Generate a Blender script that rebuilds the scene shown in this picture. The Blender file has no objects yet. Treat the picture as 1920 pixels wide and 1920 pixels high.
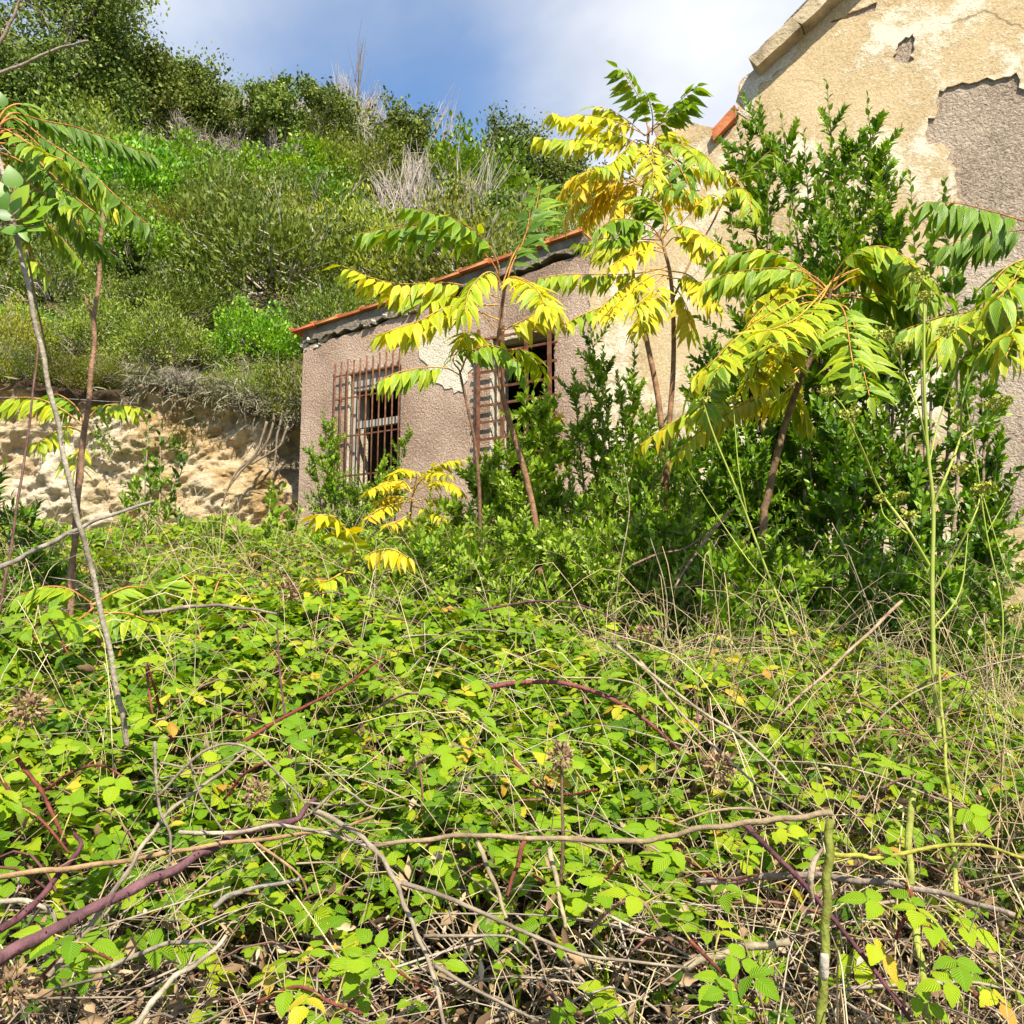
import bpy, bmesh, math, random
import numpy as np
from mathutils import Vector, Matrix, noise as mnoise
from mathutils.geometry import tessellate_polygon

random.seed(5)
rng = np.random.default_rng(11)
S = bpy.context.scene
COL = S.collection

# ------------------------------------------------------------------ camera
F = 1650.0                       # focal length in pixels of the 1920 px photograph
EYE = 1.6
PITCH = math.radians(8.0)
cam_data = bpy.data.cameras.new('camera')
cam = bpy.data.objects.new('camera', cam_data)
COL.objects.link(cam)
cam.location = (0, 0, EYE)
cam.rotation_euler = (math.pi / 2 + PITCH, 0, 0)
cam_data.sensor_width = 36
cam_data.lens = F / 1920 * 36
cam_data.clip_start = 0.05
cam_data.clip_end = 2000
S.camera = cam

# ------------------------------------------------------------------ light
S.view_settings.view_transform = 'Standard'
S.view_settings.look = 'None'
S.view_settings.exposure = 1.10
S.view_settings.gamma = 1
S.view_settings.use_curve_mapping = False
SUN_DIR = Vector((0.22, -0.66, 0.80)).normalized()      # towards the sun
sun_el = math.asin(SUN_DIR.z)
sd = bpy.data.lights.new('sun', 'SUN')
sd.energy = 4.9
sd.angle = math.radians(0.53)
sd.color = (1.0, 0.93, 0.80)
sun = bpy.data.objects.new('sun', sd)
COL.objects.link(sun)
sun.rotation_euler = SUN_DIR.to_track_quat('Z', 'Y').to_euler()


def make_world():
    w = bpy.data.worlds.new('World')
    S.world = w
    w.use_nodes = True
    nt = w.node_tree
    nt.nodes.clear()
    N, L = nt.nodes.new, nt.links.new
    out = N('ShaderNodeOutputWorld')
    bg = N('ShaderNodeBackground')
    bg.inputs['Strength'].default_value = 0.115
    sky = N('ShaderNodeTexSky')
    sky.sky_type = 'NISHITA'
    sky.sun_disc = False
    sky.sun_elevation = sun_el
    sky.sun_rotation = math.atan2(SUN_DIR.x, SUN_DIR.y)
    sky.air_density = 1.0
    sky.dust_density = 0.6
    sky.ozone_density = 2.0
    tc = N('ShaderNodeTexCoord')
    sep = N('ShaderNodeSeparateXYZ')
    L(tc.outputs['Generated'], sep.inputs[0])
    # clouds lie on a plane overhead: x/z, y/z
    zc = N('ShaderNodeMath'); zc.operation = 'MAXIMUM'; zc.inputs[1].default_value = 0.06
    L(sep.outputs['Z'], zc.inputs[0])
    dx = N('ShaderNodeMath'); dx.operation = 'DIVIDE'
    dy = N('ShaderNodeMath'); dy.operation = 'DIVIDE'
    L(sep.outputs['X'], dx.inputs[0]); L(zc.outputs[0], dx.inputs[1])
    L(sep.outputs['Y'], dy.inputs[0]); L(zc.outputs[0], dy.inputs[1])
    cmb = N('ShaderNodeCombineXYZ')
    L(dx.outputs[0], cmb.inputs[0]); L(dy.outputs[0], cmb.inputs[1])
    mp = N('ShaderNodeMapping')
    mp.inputs['Location'].default_value = SKY_LOC
    mp.inputs['Scale'].default_value = (1.0, 0.8, 1.0)
    L(cmb.outputs[0], mp.inputs[0])
    n1 = N('ShaderNodeTexNoise')
    n1.inputs['Scale'].default_value = 1.0
    n1.inputs['Detail'].default_value = 8
    n1.inputs['Roughness'].default_value = 0.52
    n1.inputs['Distortion'].default_value = 0.35
    L(mp.outputs[0], n1.inputs[0])
    # a broad gap of clear sky ahead, cloud banks round it
    def blob(c, r0, r1):
        d = N('ShaderNodeVectorMath'); d.operation = 'DISTANCE'
        L(tc.outputs['Generated'], d.inputs[0])
        d.inputs[1].default_value = Vector(c).normalized()
        m = N('ShaderNodeMapRange'); m.interpolation_type = 'SMOOTHSTEP'
        m.inputs['From Min'].default_value = r0
        m.inputs['From Max'].default_value = r1
        m.inputs['To Min'].default_value = 1
        m.inputs['To Max'].default_value = 0
        L(d.outputs['Value'], m.inputs[0])
        return m.outputs[0]
    acc = n1.outputs[0]
    for c, r0, r1, amt in SKY_BLOBS:
        b = blob(c, r0, r1)
        ma = N('ShaderNodeMath'); ma.operation = 'MULTIPLY_ADD'
        ma.inputs[1].default_value = amt
        L(b, ma.inputs[0]); L(acc, ma.inputs[2])
        acc = ma.outputs[0]
    ramp = N('ShaderNodeMapRange'); ramp.interpolation_type = 'SMOOTHSTEP'
    ramp.inputs['From Min'].default_value = 0.36
    ramp.inputs['From Max'].default_value = 0.86
    L(acc, ramp.inputs[0])
    # cloud brightness varies with its own thickness
    n2 = N('ShaderNodeTexNoise')
    n2.inputs['Scale'].default_value = 2.2
    n2.inputs['Detail'].default_value = 6
    L(mp.outputs[0], n2.inputs[0])
    cr = N('ShaderNodeValToRGB')
    cr.color_ramp.elements[0].position = 0.3
    cr.color_ramp.elements[0].color = (2.3, 2.6, 3.25, 1)
    cr.color_ramp.elements[1].position = 0.7
    cr.color_ramp.elements[1].color = (4.3, 4.4, 4.6, 1)
    L(n2.outputs[0], cr.inputs[0])
    tint = N('ShaderNodeMix'); tint.data_type = 'RGBA'; tint.blend_type = 'MULTIPLY'
    tint.inputs['Factor'].default_value = 1
    tint.inputs['B'].default_value = (0.80, 0.93, 1.0, 1)
    L(sky.outputs[0], tint.inputs['A'])
    mix = N('ShaderNodeMix'); mix.data_type = 'RGBA'
    L(ramp.outputs[0], mix.inputs['Factor'])
    L(tint.outputs['Result'], mix.inputs['A'])
    L(cr.outputs[0], mix.inputs['B'])
    L(mix.outputs['Result'], bg.inputs['Color'])
    L(bg.outputs[0], out.inputs[0])


SKY_LOC = (1.3, 0.4, 0.0)


def pix_dir(px, py):
    v = Vector(((px - 960) / F, 0, 0))
    up = Vector((0, -math.sin(PITCH), math.cos(PITCH)))
    fw = Vector((0, math.cos(PITCH), math.sin(PITCH)))
    return (v + up * ((960 - py) / F) + fw)


SKY_BLOBS = [(pix_dir(1250, -60), 0.10, 0.42, 0.34),
             (pix_dir(480, 60), 0.05, 0.36, 0.25),
             (pix_dir(870, 260), 0.03, 0.27, -0.26),
             (pix_dir(1180, 200), 0.03, 0.16, 0.10)]
make_world()


def P(px, py, d):
    """the point at world distance y = d seen at a pixel of the photograph"""
    v = pix_dir(px, py)
    return Vector((0, 0, EYE)) + v * (d / v.y)


def proj(p):
    d = Vector(p) - Vector((0, 0, EYE))
    up = Vector((0, -math.sin(PITCH), math.cos(PITCH)))
    fw = Vector((0, math.cos(PITCH), math.sin(PITCH)))
    z = d.dot(fw)
    return 960 + F * d.x / z, 960 - F * d.dot(up) / z


# ------------------------------------------------------------------ materials
def new_mat(name):
    m = bpy.data.materials.new(name)
    m.use_nodes = True
    nt = m.node_tree
    nt.nodes.clear()
    return m, nt, nt.nodes.new, nt.links.new


def ramp_node(N, stops, interp='LINEAR'):
    r = N('ShaderNodeValToRGB')
    r.color_ramp.interpolation = interp
    e = r.color_ramp.elements
    while len(e) < len(stops):
        e.new(0.5)
    for el, (p, c) in zip(e, stops):
        el.position = p
        el.color = (*c, 1)
    return r


def leaf_mat(name, stops, source, transl=0.3, rough=0.45, spec=0.35, veins=0.0, vein_col=(0.2, 0.3, 0.05), pleat=0.0, spots=0.0, green_mid=0.0, vary=0.0):
    """source: 'tint' = per-leaf value stored on the mesh; 'color' = the object's own colour (red channel)"""
    m, nt, N, L = new_mat(name)
    out = N('ShaderNodeOutputMaterial')
    at = N('ShaderNodeAttribute'); at.attribute_name = 'leaf'
    sp = N('ShaderNodeSeparateXYZ'); L(at.outputs['Vector'], sp.inputs[0])
    if source == 'tint':
        val = sp.outputs['Z']
    else:
        oi = N('ShaderNodeObjectInfo')
        sc = N('ShaderNodeSeparateColor'); L(oi.outputs['Color'], sc.inputs[0])
        val = sc.outputs['Red']
    if green_mid or spots:
        tcn = N('ShaderNodeTexCoord')
        nz = N('ShaderNodeTexNoise'); nz.inputs['Scale'].default_value = 6.0; nz.inputs['Detail'].default_value = 3
        L(tcn.outputs['Object'], nz.inputs[0])
        ab = N('ShaderNodeMath'); ab.operation = 'ABSOLUTE'; L(sp.outputs['Y'], ab.inputs[0])
        # yellow starts at the margin, the midrib stays greener
        mm = N('ShaderNodeMath'); mm.operation = 'MULTIPLY_ADD'; mm.inputs[1].default_value = green_mid; 
        L(ab.outputs[0], mm.inputs[0]); L(val, mm.inputs[2])
        m3 = N('ShaderNodeMath'); m3.operation = 'MULTIPLY_ADD'; m3.inputs[1].default_value = 0.26
        L(nz.outputs[0], m3.inputs[0]); L(mm.outputs[0], m3.inputs[2])
        m4 = N('ShaderNodeMath'); m4.operation = 'SUBTRACT'; m4.inputs[1].default_value = 0.13 + green_mid * 0.5
        L(m3.outputs[0], m4.inputs[0])
        val = m4.outputs[0]
    r = ramp_node(N, stops)
    L(val, r.inputs[0])
    colr = r.outputs[0]
    ab2 = N('ShaderNodeMath'); ab2.operation = 'ABSOLUTE'; L(sp.outputs['Y'], ab2.inputs[0])
    if veins:
        # side veins leave the midrib at an angle
        k = N('ShaderNodeMath'); k.operation = 'MULTIPLY_ADD'; k.inputs[1].default_value = -0.30
        L(ab2.outputs[0], k.inputs[0]); L(sp.outputs['X'], k.inputs[2])
        k2 = N('ShaderNodeMath'); k2.operation = 'MULTIPLY'; k2.inputs[1].default_value = 58.0
        L(k.outputs[0], k2.inputs[0])
        s1 = N('ShaderNodeMath'); s1.operation = 'SINE'; L(k2.outputs[0], s1.inputs[0])
        mr = N('ShaderNodeMapRange'); mr.inputs['From Min'].default_value = 0.55; mr.inputs['From Max'].default_value = 1.0
        L(s1.outputs[0], mr.inputs[0])
        mid = N('ShaderNodeMapRange'); mid.inputs['From Min'].default_value = 0.05; mid.inputs['From Max'].default_value = 0.13
        mid.inputs['To Min'].default_value = 1; mid.inputs['To Max'].default_value = 0
        L(ab2.outputs[0], mid.inputs[0])
        mx = N('ShaderNodeMath'); mx.operation = 'MAXIMUM'; L(mr.outputs[0], mx.inputs[0]); L(mid.outputs[0], mx.inputs[1])
        mf = N('ShaderNodeMath'); mf.operation = 'MULTIPLY'; mf.inputs[1].default_value = veins; L(mx.outputs[0], mf.inputs[0])
        mix = N('ShaderNodeMix'); mix.data_type = 'RGBA'
        L(mf.outputs[0], mix.inputs['Factor']); L(colr, mix.inputs['A']); mix.inputs['B'].default_value = (*vein_col, 1)
        colr = mix.outputs['Result']
    if spots:
        ns = N('ShaderNodeTexNoise'); ns.inputs['Scale'].default_value = 26.0; ns.inputs['Detail'].default_value = 2
        L(tcn.outputs['Object'], ns.inputs[0])
        ms = N('ShaderNodeMapRange'); ms.inputs['From Min'].default_value = 0.66; ms.inputs['From Max'].default_value = 0.72
        ms.inputs['To Max'].default_value = spots
        L(ns.outputs[0], ms.inputs[0])
        mxs = N('ShaderNodeMix'); mxs.data_type = 'RGBA'; L(ms.outputs[0], mxs.inputs['Factor']); L(colr, mxs.inputs['A'])
        mxs.inputs['B'].default_value = (0.10, 0.05, 0.015, 1)
        colr = mxs.outputs['Result']
    if vary:
        ov = N('ShaderNodeObjectInfo'); hv = N('ShaderNodeHueSaturation')
        v1 = N('ShaderNodeMapRange'); v1.inputs['To Min'].default_value = 1 - vary; v1.inputs['To Max'].default_value = 1 + vary * 1.1
        L(ov.outputs['Random'], v1.inputs[0]); L(v1.outputs[0], hv.inputs['Value'])
        v2 = N('ShaderNodeMath'); v2.operation = 'MULTIPLY'; v2.inputs[1].default_value = 7.31; L(ov.outputs['Random'], v2.inputs[0])
        v3 = N('ShaderNodeMath'); v3.operation = 'FRACT'; L(v2.outputs[0], v3.inputs[0])
        v4 = N('ShaderNodeMapRange'); v4.inputs['To Min'].default_value = 0.49; v4.inputs['To Max'].default_value = 0.525
        L(v3.outputs[0], v4.inputs[0]); L(v4.outputs[0], hv.inputs['Hue']); L(colr, hv.inputs['Color']); colr = hv.outputs[0]
    b = N('ShaderNodeBsdfPrincipled')
    b.inputs['Roughness'].default_value = rough
    b.inputs['Specular IOR Level'].default_value = spec
    L(colr, b.inputs['Base Color'])
    if pleat and veins:
        bp = N('ShaderNodeBump'); bp.inputs['Strength'].default_value = pleat; bp.inputs['Distance'].default_value = 0.002
        L(s1.outputs[0], bp.inputs['Height']); L(bp.outputs[0], b.inputs['Normal'])
    t = N('ShaderNodeBsdfTranslucent')
    hs = N('ShaderNodeHueSaturation'); hs.inputs['Value'].default_value = 1.35; hs.inputs['Saturation'].default_value = 1.05
    L(colr, hs.inputs['Color']); L(hs.outputs[0], t.inputs[0])
    ms_ = N('ShaderNodeMixShader'); ms_.inputs[0].default_value = transl
    L(b.outputs[0], ms_.inputs[1]); L(t.outputs[0], ms_.inputs[2])
    L(ms_.outputs[0], out.inputs[0])
    return m


def noise_mat(name, stops, scale=4.0, detail=8, rough=0.9, bump=0.4, bump_scale=40.0, dist=0.01, coord='Object', spec=0.2, objcol=False, stretch=(1, 1, 1), rough_n=0.6):
    m, nt, N, L = new_mat(name)
    out = N('ShaderNodeOutputMaterial')
    b = N('ShaderNodeBsdfPrincipled'); b.inputs['Roughness'].default_value = rough
    b.inputs['Specular IOR Level'].default_value = spec
    tc = N('ShaderNodeTexCoord')
    mp = N('ShaderNodeMapping'); mp.inputs['Scale'].default_value = stretch
    L(tc.outputs[coord], mp.inputs[0])
    n1 = N('ShaderNodeTexNoise'); n1.inputs['Scale'].default_value = scale; n1.inputs['Detail'].default_value = detail
    n1.inputs['Roughness'].default_value = rough_n
    L(mp.outputs[0], n1.inputs[0])
    r = ramp_node(N, stops); L(n1.outputs[0], r.inputs[0])
    c = r.outputs[0]
    if objcol:
        oi = N('ShaderNodeObjectInfo')
        mx = N('ShaderNodeMix'); mx.data_type = 'RGBA'; mx.blend_type = 'MULTIPLY'; mx.inputs['Factor'].default_value = 1
        L(c, mx.inputs['A']); L(oi.outputs['Color'], mx.inputs['B']); c = mx.outputs['Result']
    L(c, b.inputs['Base Color'])
    if bump:
        n2 = N('ShaderNodeTexNoise'); n2.inputs['Scale'].default_value = bump_scale; n2.inputs['Detail'].default_value = 6
        L(mp.outputs[0], n2.inputs[0])
        bp = N('ShaderNodeBump'); bp.inputs['Strength'].default_value = bump; bp.inputs['Distance'].default_value = dist
        L(n2.outputs[0], bp.inputs['Height']); L(bp.outputs[0], b.inputs['Normal'])
    L(b.outputs[0], out.inputs[0])
    return m


M = {}
# wood, stems and bars take the object's own colour times a grain
M['stem'] = noise_mat('stem', [(0.3, (0.45, 0.42, 0.38)), (0.5, (0.85, 0.82, 0.78)), (0.7, (1.35, 1.32, 1.26))], scale=26, bump=0.9, bump_scale=90, dist=0.006, objcol=True, rough=0.75)
M['bark'] = noise_mat('bark', [(0.3, (0.045, 0.036, 0.027)), (0.7, (0.16, 0.135, 0.11))], scale=14, bump=0.6, bump_scale=60)
M['pale_twig'] = noise_mat('pale_twig', [(0.3, (0.24, 0.19, 0.15)), (0.7, (0.50, 0.44, 0.37))], scale=3, bump=0, rough=0.9)
M['twig'] = noise_mat('twig', [(0.3, (0.14, 0.10, 0.068)), (0.5, (0.28, 0.215, 0.15)), (0.7, (0.46, 0.38, 0.29))], scale=3, bump=0, rough=0.9)
M['bramble_stem'] = noise_mat('bramble_stem', [(0.3, (0.06, 0.026, 0.022)), (0.5, (0.14, 0.06, 0.045)), (0.7, (0.22, 0.13, 0.09))], scale=2, bump=0, rough=0.7)
M['straw'] = noise_mat('straw', [(0.3, (0.24, 0.16, 0.08)), (0.5, (0.44, 0.33, 0.17)), (0.7, (0.60, 0.49, 0.30))], scale=2.5, detail=2, bump=0, rough=0.8)
M['litter'] = leaf_mat('litter', [(0.0, (0.08, 0.048, 0.025)), (0.5, (0.26, 0.165, 0.088)), (0.85, (0.44, 0.31, 0.18)), (1.0, (0.55, 0.43, 0.29))], 'tint', transl=0.1, rough=0.8, spec=0.15)
M['rust'] = noise_mat('rust', [(0.25, (0.045, 0.018, 0.010)), (0.5, (0.13, 0.052, 0.026)), (0.75, (0.22, 0.10, 0.055))], scale=18, bump=0.5, bump_scale=160, dist=0.002, rough=0.85)
M['painted_wood'] = noise_mat('painted_wood', [(0.3, (0.17, 0.14, 0.10)), (0.5, (0.36, 0.32, 0.26)), (0.8, (0.52, 0.48, 0.41))], scale=7, bump=0.3, bump_scale=50, stretch=(3, 3, 0.6))
M['terracotta'] = noise_mat('terracotta', [(0.25, (0.22, 0.075, 0.035)), (0.5, (0.50, 0.17, 0.07)), (0.72, (0.58, 0.25, 0.12)), (0.85, (0.42, 0.33, 0.26))], scale=7, bump=0.5, bump_scale=60, objcol=True)
M['mortar'] = noise_mat('mortar', [(0.25, (0.07, 0.055, 0.042)), (0.5, (0.17, 0.14, 0.105)), (0.8, (0.30, 0.25, 0.19))], scale=6, bump=0.9, bump_scale=26, dist=0.03)
M['rubble'] = noise_mat('rubble', [(0.3, (0.30, 0.26, 0.20)), (0.7, (0.55, 0.49, 0.40))], scale=9, bump=0.8, bump_scale=30, dist=0.02)
M['cornice'] = noise_mat('cornice', [(0.25, (0.12, 0.095, 0.06)), (0.45, (0.36, 0.28, 0.17)), (0.62, (0.50, 0.40, 0.25)), (0.8, (0.60, 0.52, 0.38))], scale=5, bump=0.7, bump_scale=30, dist=0.02)
M['red_cloth'] = noise_mat('red_cloth', [(0.3, (0.10, 0.012, 0.010)), (0.7, (0.20, 0.03, 0.025))], scale=6, bump=0.1)
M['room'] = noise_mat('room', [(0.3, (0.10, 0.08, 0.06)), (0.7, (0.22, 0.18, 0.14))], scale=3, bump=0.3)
M['root'] = noise_mat('root', [(0.3, (0.16, 0.12, 0.08)), (0.7, (0.38, 0.31, 0.23))], scale=12, bump=0.6, bump_scale=50)


def roughcast_mat(name, stops, flake=None):
    """wormy rendered plaster: coarse crushed relief and fine grain"""
    m, nt, N, L = new_mat(name)
    out = N('ShaderNodeOutputMaterial')
    b = N('ShaderNodeBsdfPrincipled'); b.inputs['Roughness'].default_value = 0.95; b.inputs['Specular IOR Level'].default_value = 0.1
    tc = N('ShaderNodeTexCoord')
    big = N('ShaderNodeTexNoise'); big.inputs['Scale'].default_value = 1.3; big.inputs['Detail'].default_value = 5
    L(tc.outputs['Object'], big.inputs[0])
    fine = N('ShaderNodeTexNoise'); fine.inputs['Scale'].default_value = 55; fine.inputs['Detail'].default_value = 5; fine.inputs['Roughness'].default_value = 0.65
    L(tc.outputs['Object'], fine.inputs[0])
    a = N('ShaderNodeMath'); a.operation = 'MULTIPLY_ADD'; a.inputs[1].default_value = 0.55
    L(fine.outputs[0], a.inputs[0])
    a2 = N('ShaderNodeMath'); a2.operation = 'MULTIPLY'; a2.inputs[1].default_value = 0.45
    L(big.outputs[0], a2.inputs[0]); L(a2.outputs[0], a.inputs[2])
    r = ramp_node(N, stops); L(a.outputs[0], r.inputs[0])
    c = r.outputs[0]
    if flake:
        nf = N('ShaderNodeTexNoise'); nf.inputs['Scale'].default_value = 1.1; nf.inputs['Detail'].default_value = 10; nf.inputs['Roughness'].default_value = 0.72
        mpf = N('ShaderNodeMapping'); mpf.inputs['Location'].default_value = flake[3]; L(tc.outputs['Object'], mpf.inputs[0]); L(mpf.outputs[0], nf.inputs[0])
        mf = N('ShaderNodeMapRange'); mf.inputs['From Min'].default_value = flake[0]; mf.inputs['From Max'].default_value = flake[1]; L(nf.outputs[0], mf.inputs[0])
        mx = N('ShaderNodeMix'); mx.data_type = 'RGBA'; L(mf.outputs[0], mx.inputs['Factor']); L(c, mx.inputs['A']); mx.inputs['B'].default_value = (*flake[2], 1)
        c = mx.outputs['Result']
        # hairline cracks
        vd = N('ShaderNodeTexNoise'); vd.inputs['Scale'].default_value = 2.0; vd.inputs['Detail'].default_value = 4
        L(tc.outputs['Object'], vd.inputs[0])
        va = N('ShaderNodeMixRGB'); va.inputs[0].default_value = 0.35; L(tc.outputs['Object'], va.inputs[1]); L(vd.outputs['Color'], va.inputs[2])
        vo = N('ShaderNodeTexVoronoi'); vo.feature = 'DISTANCE_TO_EDGE'; vo.inputs['Scale'].default_value = 1.5
        L(va.outputs[0], vo.inputs['Vector'])
        vr = N('ShaderNodeMapRange'); vr.inputs['From Min'].default_value = 0.0; vr.inputs['From Max'].default_value = 0.012; vr.inputs['To Min'].default_value = 1; vr.inputs['To Max'].default_value = 0
        L(vo.outputs['Distance'], vr.inputs[0])
        vm = N('ShaderNodeTexNoise'); vm.inputs['Scale'].default_value = 0.8; L(tc.outputs['Object'], vm.inputs[0])
        vk = N('ShaderNodeMapRange'); vk.inputs['From Min'].default_value = 0.48; vk.inputs['From Max'].default_value = 0.58; vk.inputs['To Max'].default_value = 0.75; L(vm.outputs[0], vk.inputs[0])
        vx = N('ShaderNodeMath'); vx.operation = 'MULTIPLY'; L(vr.outputs[0], vx.inputs[0]); L(vk.outputs[0], vx.inputs[1])
        m2 = N('ShaderNodeMix'); m2.data_type = 'RGBA'; L(vx.outputs[0], m2.inputs['Factor']); L(c, m2.inputs['A']); m2.inputs['B'].default_value = (0.13, 0.09, 0.05, 1)
        c = m2.outputs['Result']
    L(c, b.inputs['Base Color'])
    # wormy relief
    w = N('ShaderNodeTexNoise'); w.inputs['Scale'].default_value = 30; w.inputs['Detail'].default_value = 4; w.inputs['Distortion'].default_value = 1.6
    L(tc.outputs['Object'], w.inputs[0])
    bp = N('ShaderNodeBump'); bp.inputs['Strength'].default_value = 0.75 if not flake else 0.45; bp.inputs['Distance'].default_value = 0.02 if not flake else 0.012
    L(w.outputs[0], bp.inputs['Height'])
    if flake:
        bp2 = N('ShaderNodeBump'); bp2.inputs['Strength'].default_value = 0.6; bp2.inputs['Distance'].default_value = 0.006
        L(mf.outputs[0], bp2.inputs['Height']); L(bp.outputs[0], bp2.inputs['Normal'])
        L(bp2.outputs[0], b.inputs['Normal'])
    else:
        L(bp.outputs[0], b.inputs['Normal'])
    L(b.outputs[0], out.inputs[0])
    return m


M['roughcast'] = roughcast_mat('roughcast', [(0.34, (0.10, 0.065, 0.043)), (0.46, (0.28, 0.19, 0.135)), (0.56, (0.42, 0.305, 0.225)), (0.68, (0.56, 0.44, 0.34))])
M['grey_render'] = roughcast_mat('grey_render', [(0.34, (0.11, 0.082, 0.056)), (0.46, (0.28, 0.215, 0.155)), (0.57, (0.42, 0.335, 0.25)), (0.70, (0.54, 0.45, 0.345))])
M['plaster'] = roughcast_mat('plaster', [(0.36, (0.30, 0.21, 0.108)), (0.48, (0.46, 0.34, 0.185)), (0.62, (0.58, 0.45, 0.27))], flake=(0.50, 0.57, (0.66, 0.57, 0.42), (3.1, 0, 1.7)))
M['pale_plaster'] = roughcast_mat('pale_plaster', [(0.32, (0.34, 0.27, 0.18)), (0.5, (0.55, 0.48, 0.36)), (0.66, (0.66, 0.60, 0.48))])


def bank_mat():
    m, nt, N, L = new_mat('tuff')
    out = N('ShaderNodeOutputMaterial')
    b = N('ShaderNodeBsdfPrincipled'); b.inputs['Roughness'].default_value = 0.95; b.inputs['Specular IOR Level'].default_value = 0.1
    tc = N('ShaderNodeTexCoord')
    n1 = N('ShaderNodeTexNoise'); n1.inputs['Scale'].default_value = 1.2; n1.inputs['Detail'].default_value = 9; n1.inputs['Roughness'].default_value = 0.65
    L(tc.outputs['Object'], n1.inputs[0])
    r = ramp_node(N, [(0.28, (0.27, 0.17, 0.075)), (0.40, (0.50, 0.35, 0.17)), (0.50, (0.60, 0.48, 0.31)), (0.66, (0.70, 0.61, 0.47))])
    L(n1.outputs[0], r.inputs[0])
    n3 = N('ShaderNodeTexNoise'); n3.inputs['Scale'].default_value = 2.1; n3.inputs['Detail'].default_value = 6
    mp = N('ShaderNodeMapping'); mp.inputs['Location'].default_value = (4, 2, 1); L(tc.outputs['Object'], mp.inputs[0]); L(mp.outputs[0], n3.inputs[0])
    k = N('ShaderNodeMapRange'); k.inputs['From Min'].default_value = 0.64; k.inputs['From Max'].default_value = 0.74; k.inputs['To Max'].default_value = 0.6; L(n3.outputs[0], k.inputs[0])
    mx = N('ShaderNodeMix'); mx.data_type = 'RGBA'; L(k.outputs[0], mx.inputs['Factor']); L(r.outputs[0], mx.inputs['A']); mx.inputs['B'].default_value = (0.09, 0.075, 0.055, 1)
    # fine mottling of pits and grains
    n5 = N('ShaderNodeTexNoise'); n5.inputs['Scale'].default_value = 19; n5.inputs['Detail'].default_value = 8; n5.inputs['Roughness'].default_value = 0.75; n5.inputs['Distortion'].default_value = 0.8
    L(tc.outputs['Object'], n5.inputs[0])
    r5 = ramp_node(N, [(0.32, (0.55, 0.48, 0.38)), (0.45, (1.0, 0.97, 0.93)), (0.64, (1.25, 1.24, 1.22))]); L(n5.outputs[0], r5.inputs[0])
    m5 = N('ShaderNodeMix'); m5.data_type = 'RGBA'; m5.blend_type = 'MULTIPLY'; m5.inputs['Factor'].default_value = 1
    L(mx.outputs['Result'], m5.inputs['A']); L(r5.outputs[0], m5.inputs['B']); mx = m5
    # earth cap: the bank's upper layer is brown earth; the undercut hollow darkens too
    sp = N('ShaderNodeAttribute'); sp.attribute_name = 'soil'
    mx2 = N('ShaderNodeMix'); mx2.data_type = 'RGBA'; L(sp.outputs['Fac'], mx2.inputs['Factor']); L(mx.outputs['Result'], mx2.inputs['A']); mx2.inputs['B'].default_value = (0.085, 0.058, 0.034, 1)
    L(mx2.outputs['Result'], b.inputs['Base Color'])
    n2 = N('ShaderNodeTexNoise'); n2.inputs['Scale'].default_value = 19; n2.inputs['Detail'].default_value = 8; n2.inputs['Roughness'].default_value = 0.75; n2.inputs['Distortion'].default_value = 0.8
    L(tc.outputs['Object'], n2.inputs[0])
    bp = N('ShaderNodeBump'); bp.inputs['Strength'].default_value = 1.0; bp.inputs['Distance'].default_value = 0.07
    L(n2.outputs[0], bp.inputs['Height']); L(bp.outputs[0], b.inputs['Normal'])
    L(b.outputs[0], out.inputs[0])
    return m


M['tuff'] = bank_mat()
M['ground'] = noise_mat('ground', [(0.3, (0.035, 0.026, 0.016)), (0.5, (0.075, 0.055, 0.034)), (0.7, (0.13, 0.10, 0.065))], scale=5, bump=0.9, bump_scale=30, dist=0.05)
M['hill_soil'] = noise_mat('hill_soil', [(0.3, (0.05, 0.055, 0.018)), (0.5, (0.09, 0.085, 0.035)), (0.7, (0.15, 0.12, 0.06))], scale=2, bump=0.8, bump_scale=12, dist=0.1)

# leaves
AIL = [(0.0, (0.045, 0.125, 0.008)), (0.30, (0.14, 0.27, 0.006)), (0.55, (0.34, 0.41, 0.006)), (0.80, (0.62, 0.51, 0.006)), (1.0, (0.64, 0.42, 0.010))]
M['ailanthus_leaf'] = leaf_mat('ailanthus_leaf', AIL, 'color', transl=0.32, rough=0.42, spec=0.35, veins=0.35, vein_col=(0.34, 0.40, 0.05), pleat=0.35, green_mid=0.25, spots=0.7)
BRAM = [(0.0, (0.026, 0.085, 0.005)), (0.35, (0.11, 0.235, 0.005)), (0.65, (0.225, 0.35, 0.006)), (0.90, (0.365, 0.42, 0.010)), (0.955, (0.55, 0.46, 0.03)), (1.0, (0.50, 0.26, 0.04))]
M['bramble_leaf'] = leaf_mat('bramble_leaf', BRAM, 'tint', transl=0.28, rough=0.48, spec=0.22, veins=0.22, vein_col=(0.30, 0.40, 0.08), pleat=0.6)
M['bramble_leaf_single'] = leaf_mat('bramble_leaf_single', BRAM, 'color', transl=0.28, rough=0.48, spec=0.22, veins=0.22, vein_col=(0.30, 0.40, 0.08), pleat=0.5)
LAUR = [(0.0, (0.024, 0.066, 0.006)), (0.5, (0.085, 0.19, 0.008)), (0.85, (0.18, 0.30, 0.010)), (1.0, (0.26, 0.36, 0.03))]
M['laurel_leaf'] = leaf_mat('laurel_leaf', LAUR, 'tint', transl=0.24, rough=0.42, spec=0.32)
M['laurel_leaf_single'] = leaf_mat('laurel_leaf_single', LAUR, 'color', transl=0.24, rough=0.42, spec=0.32)
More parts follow.
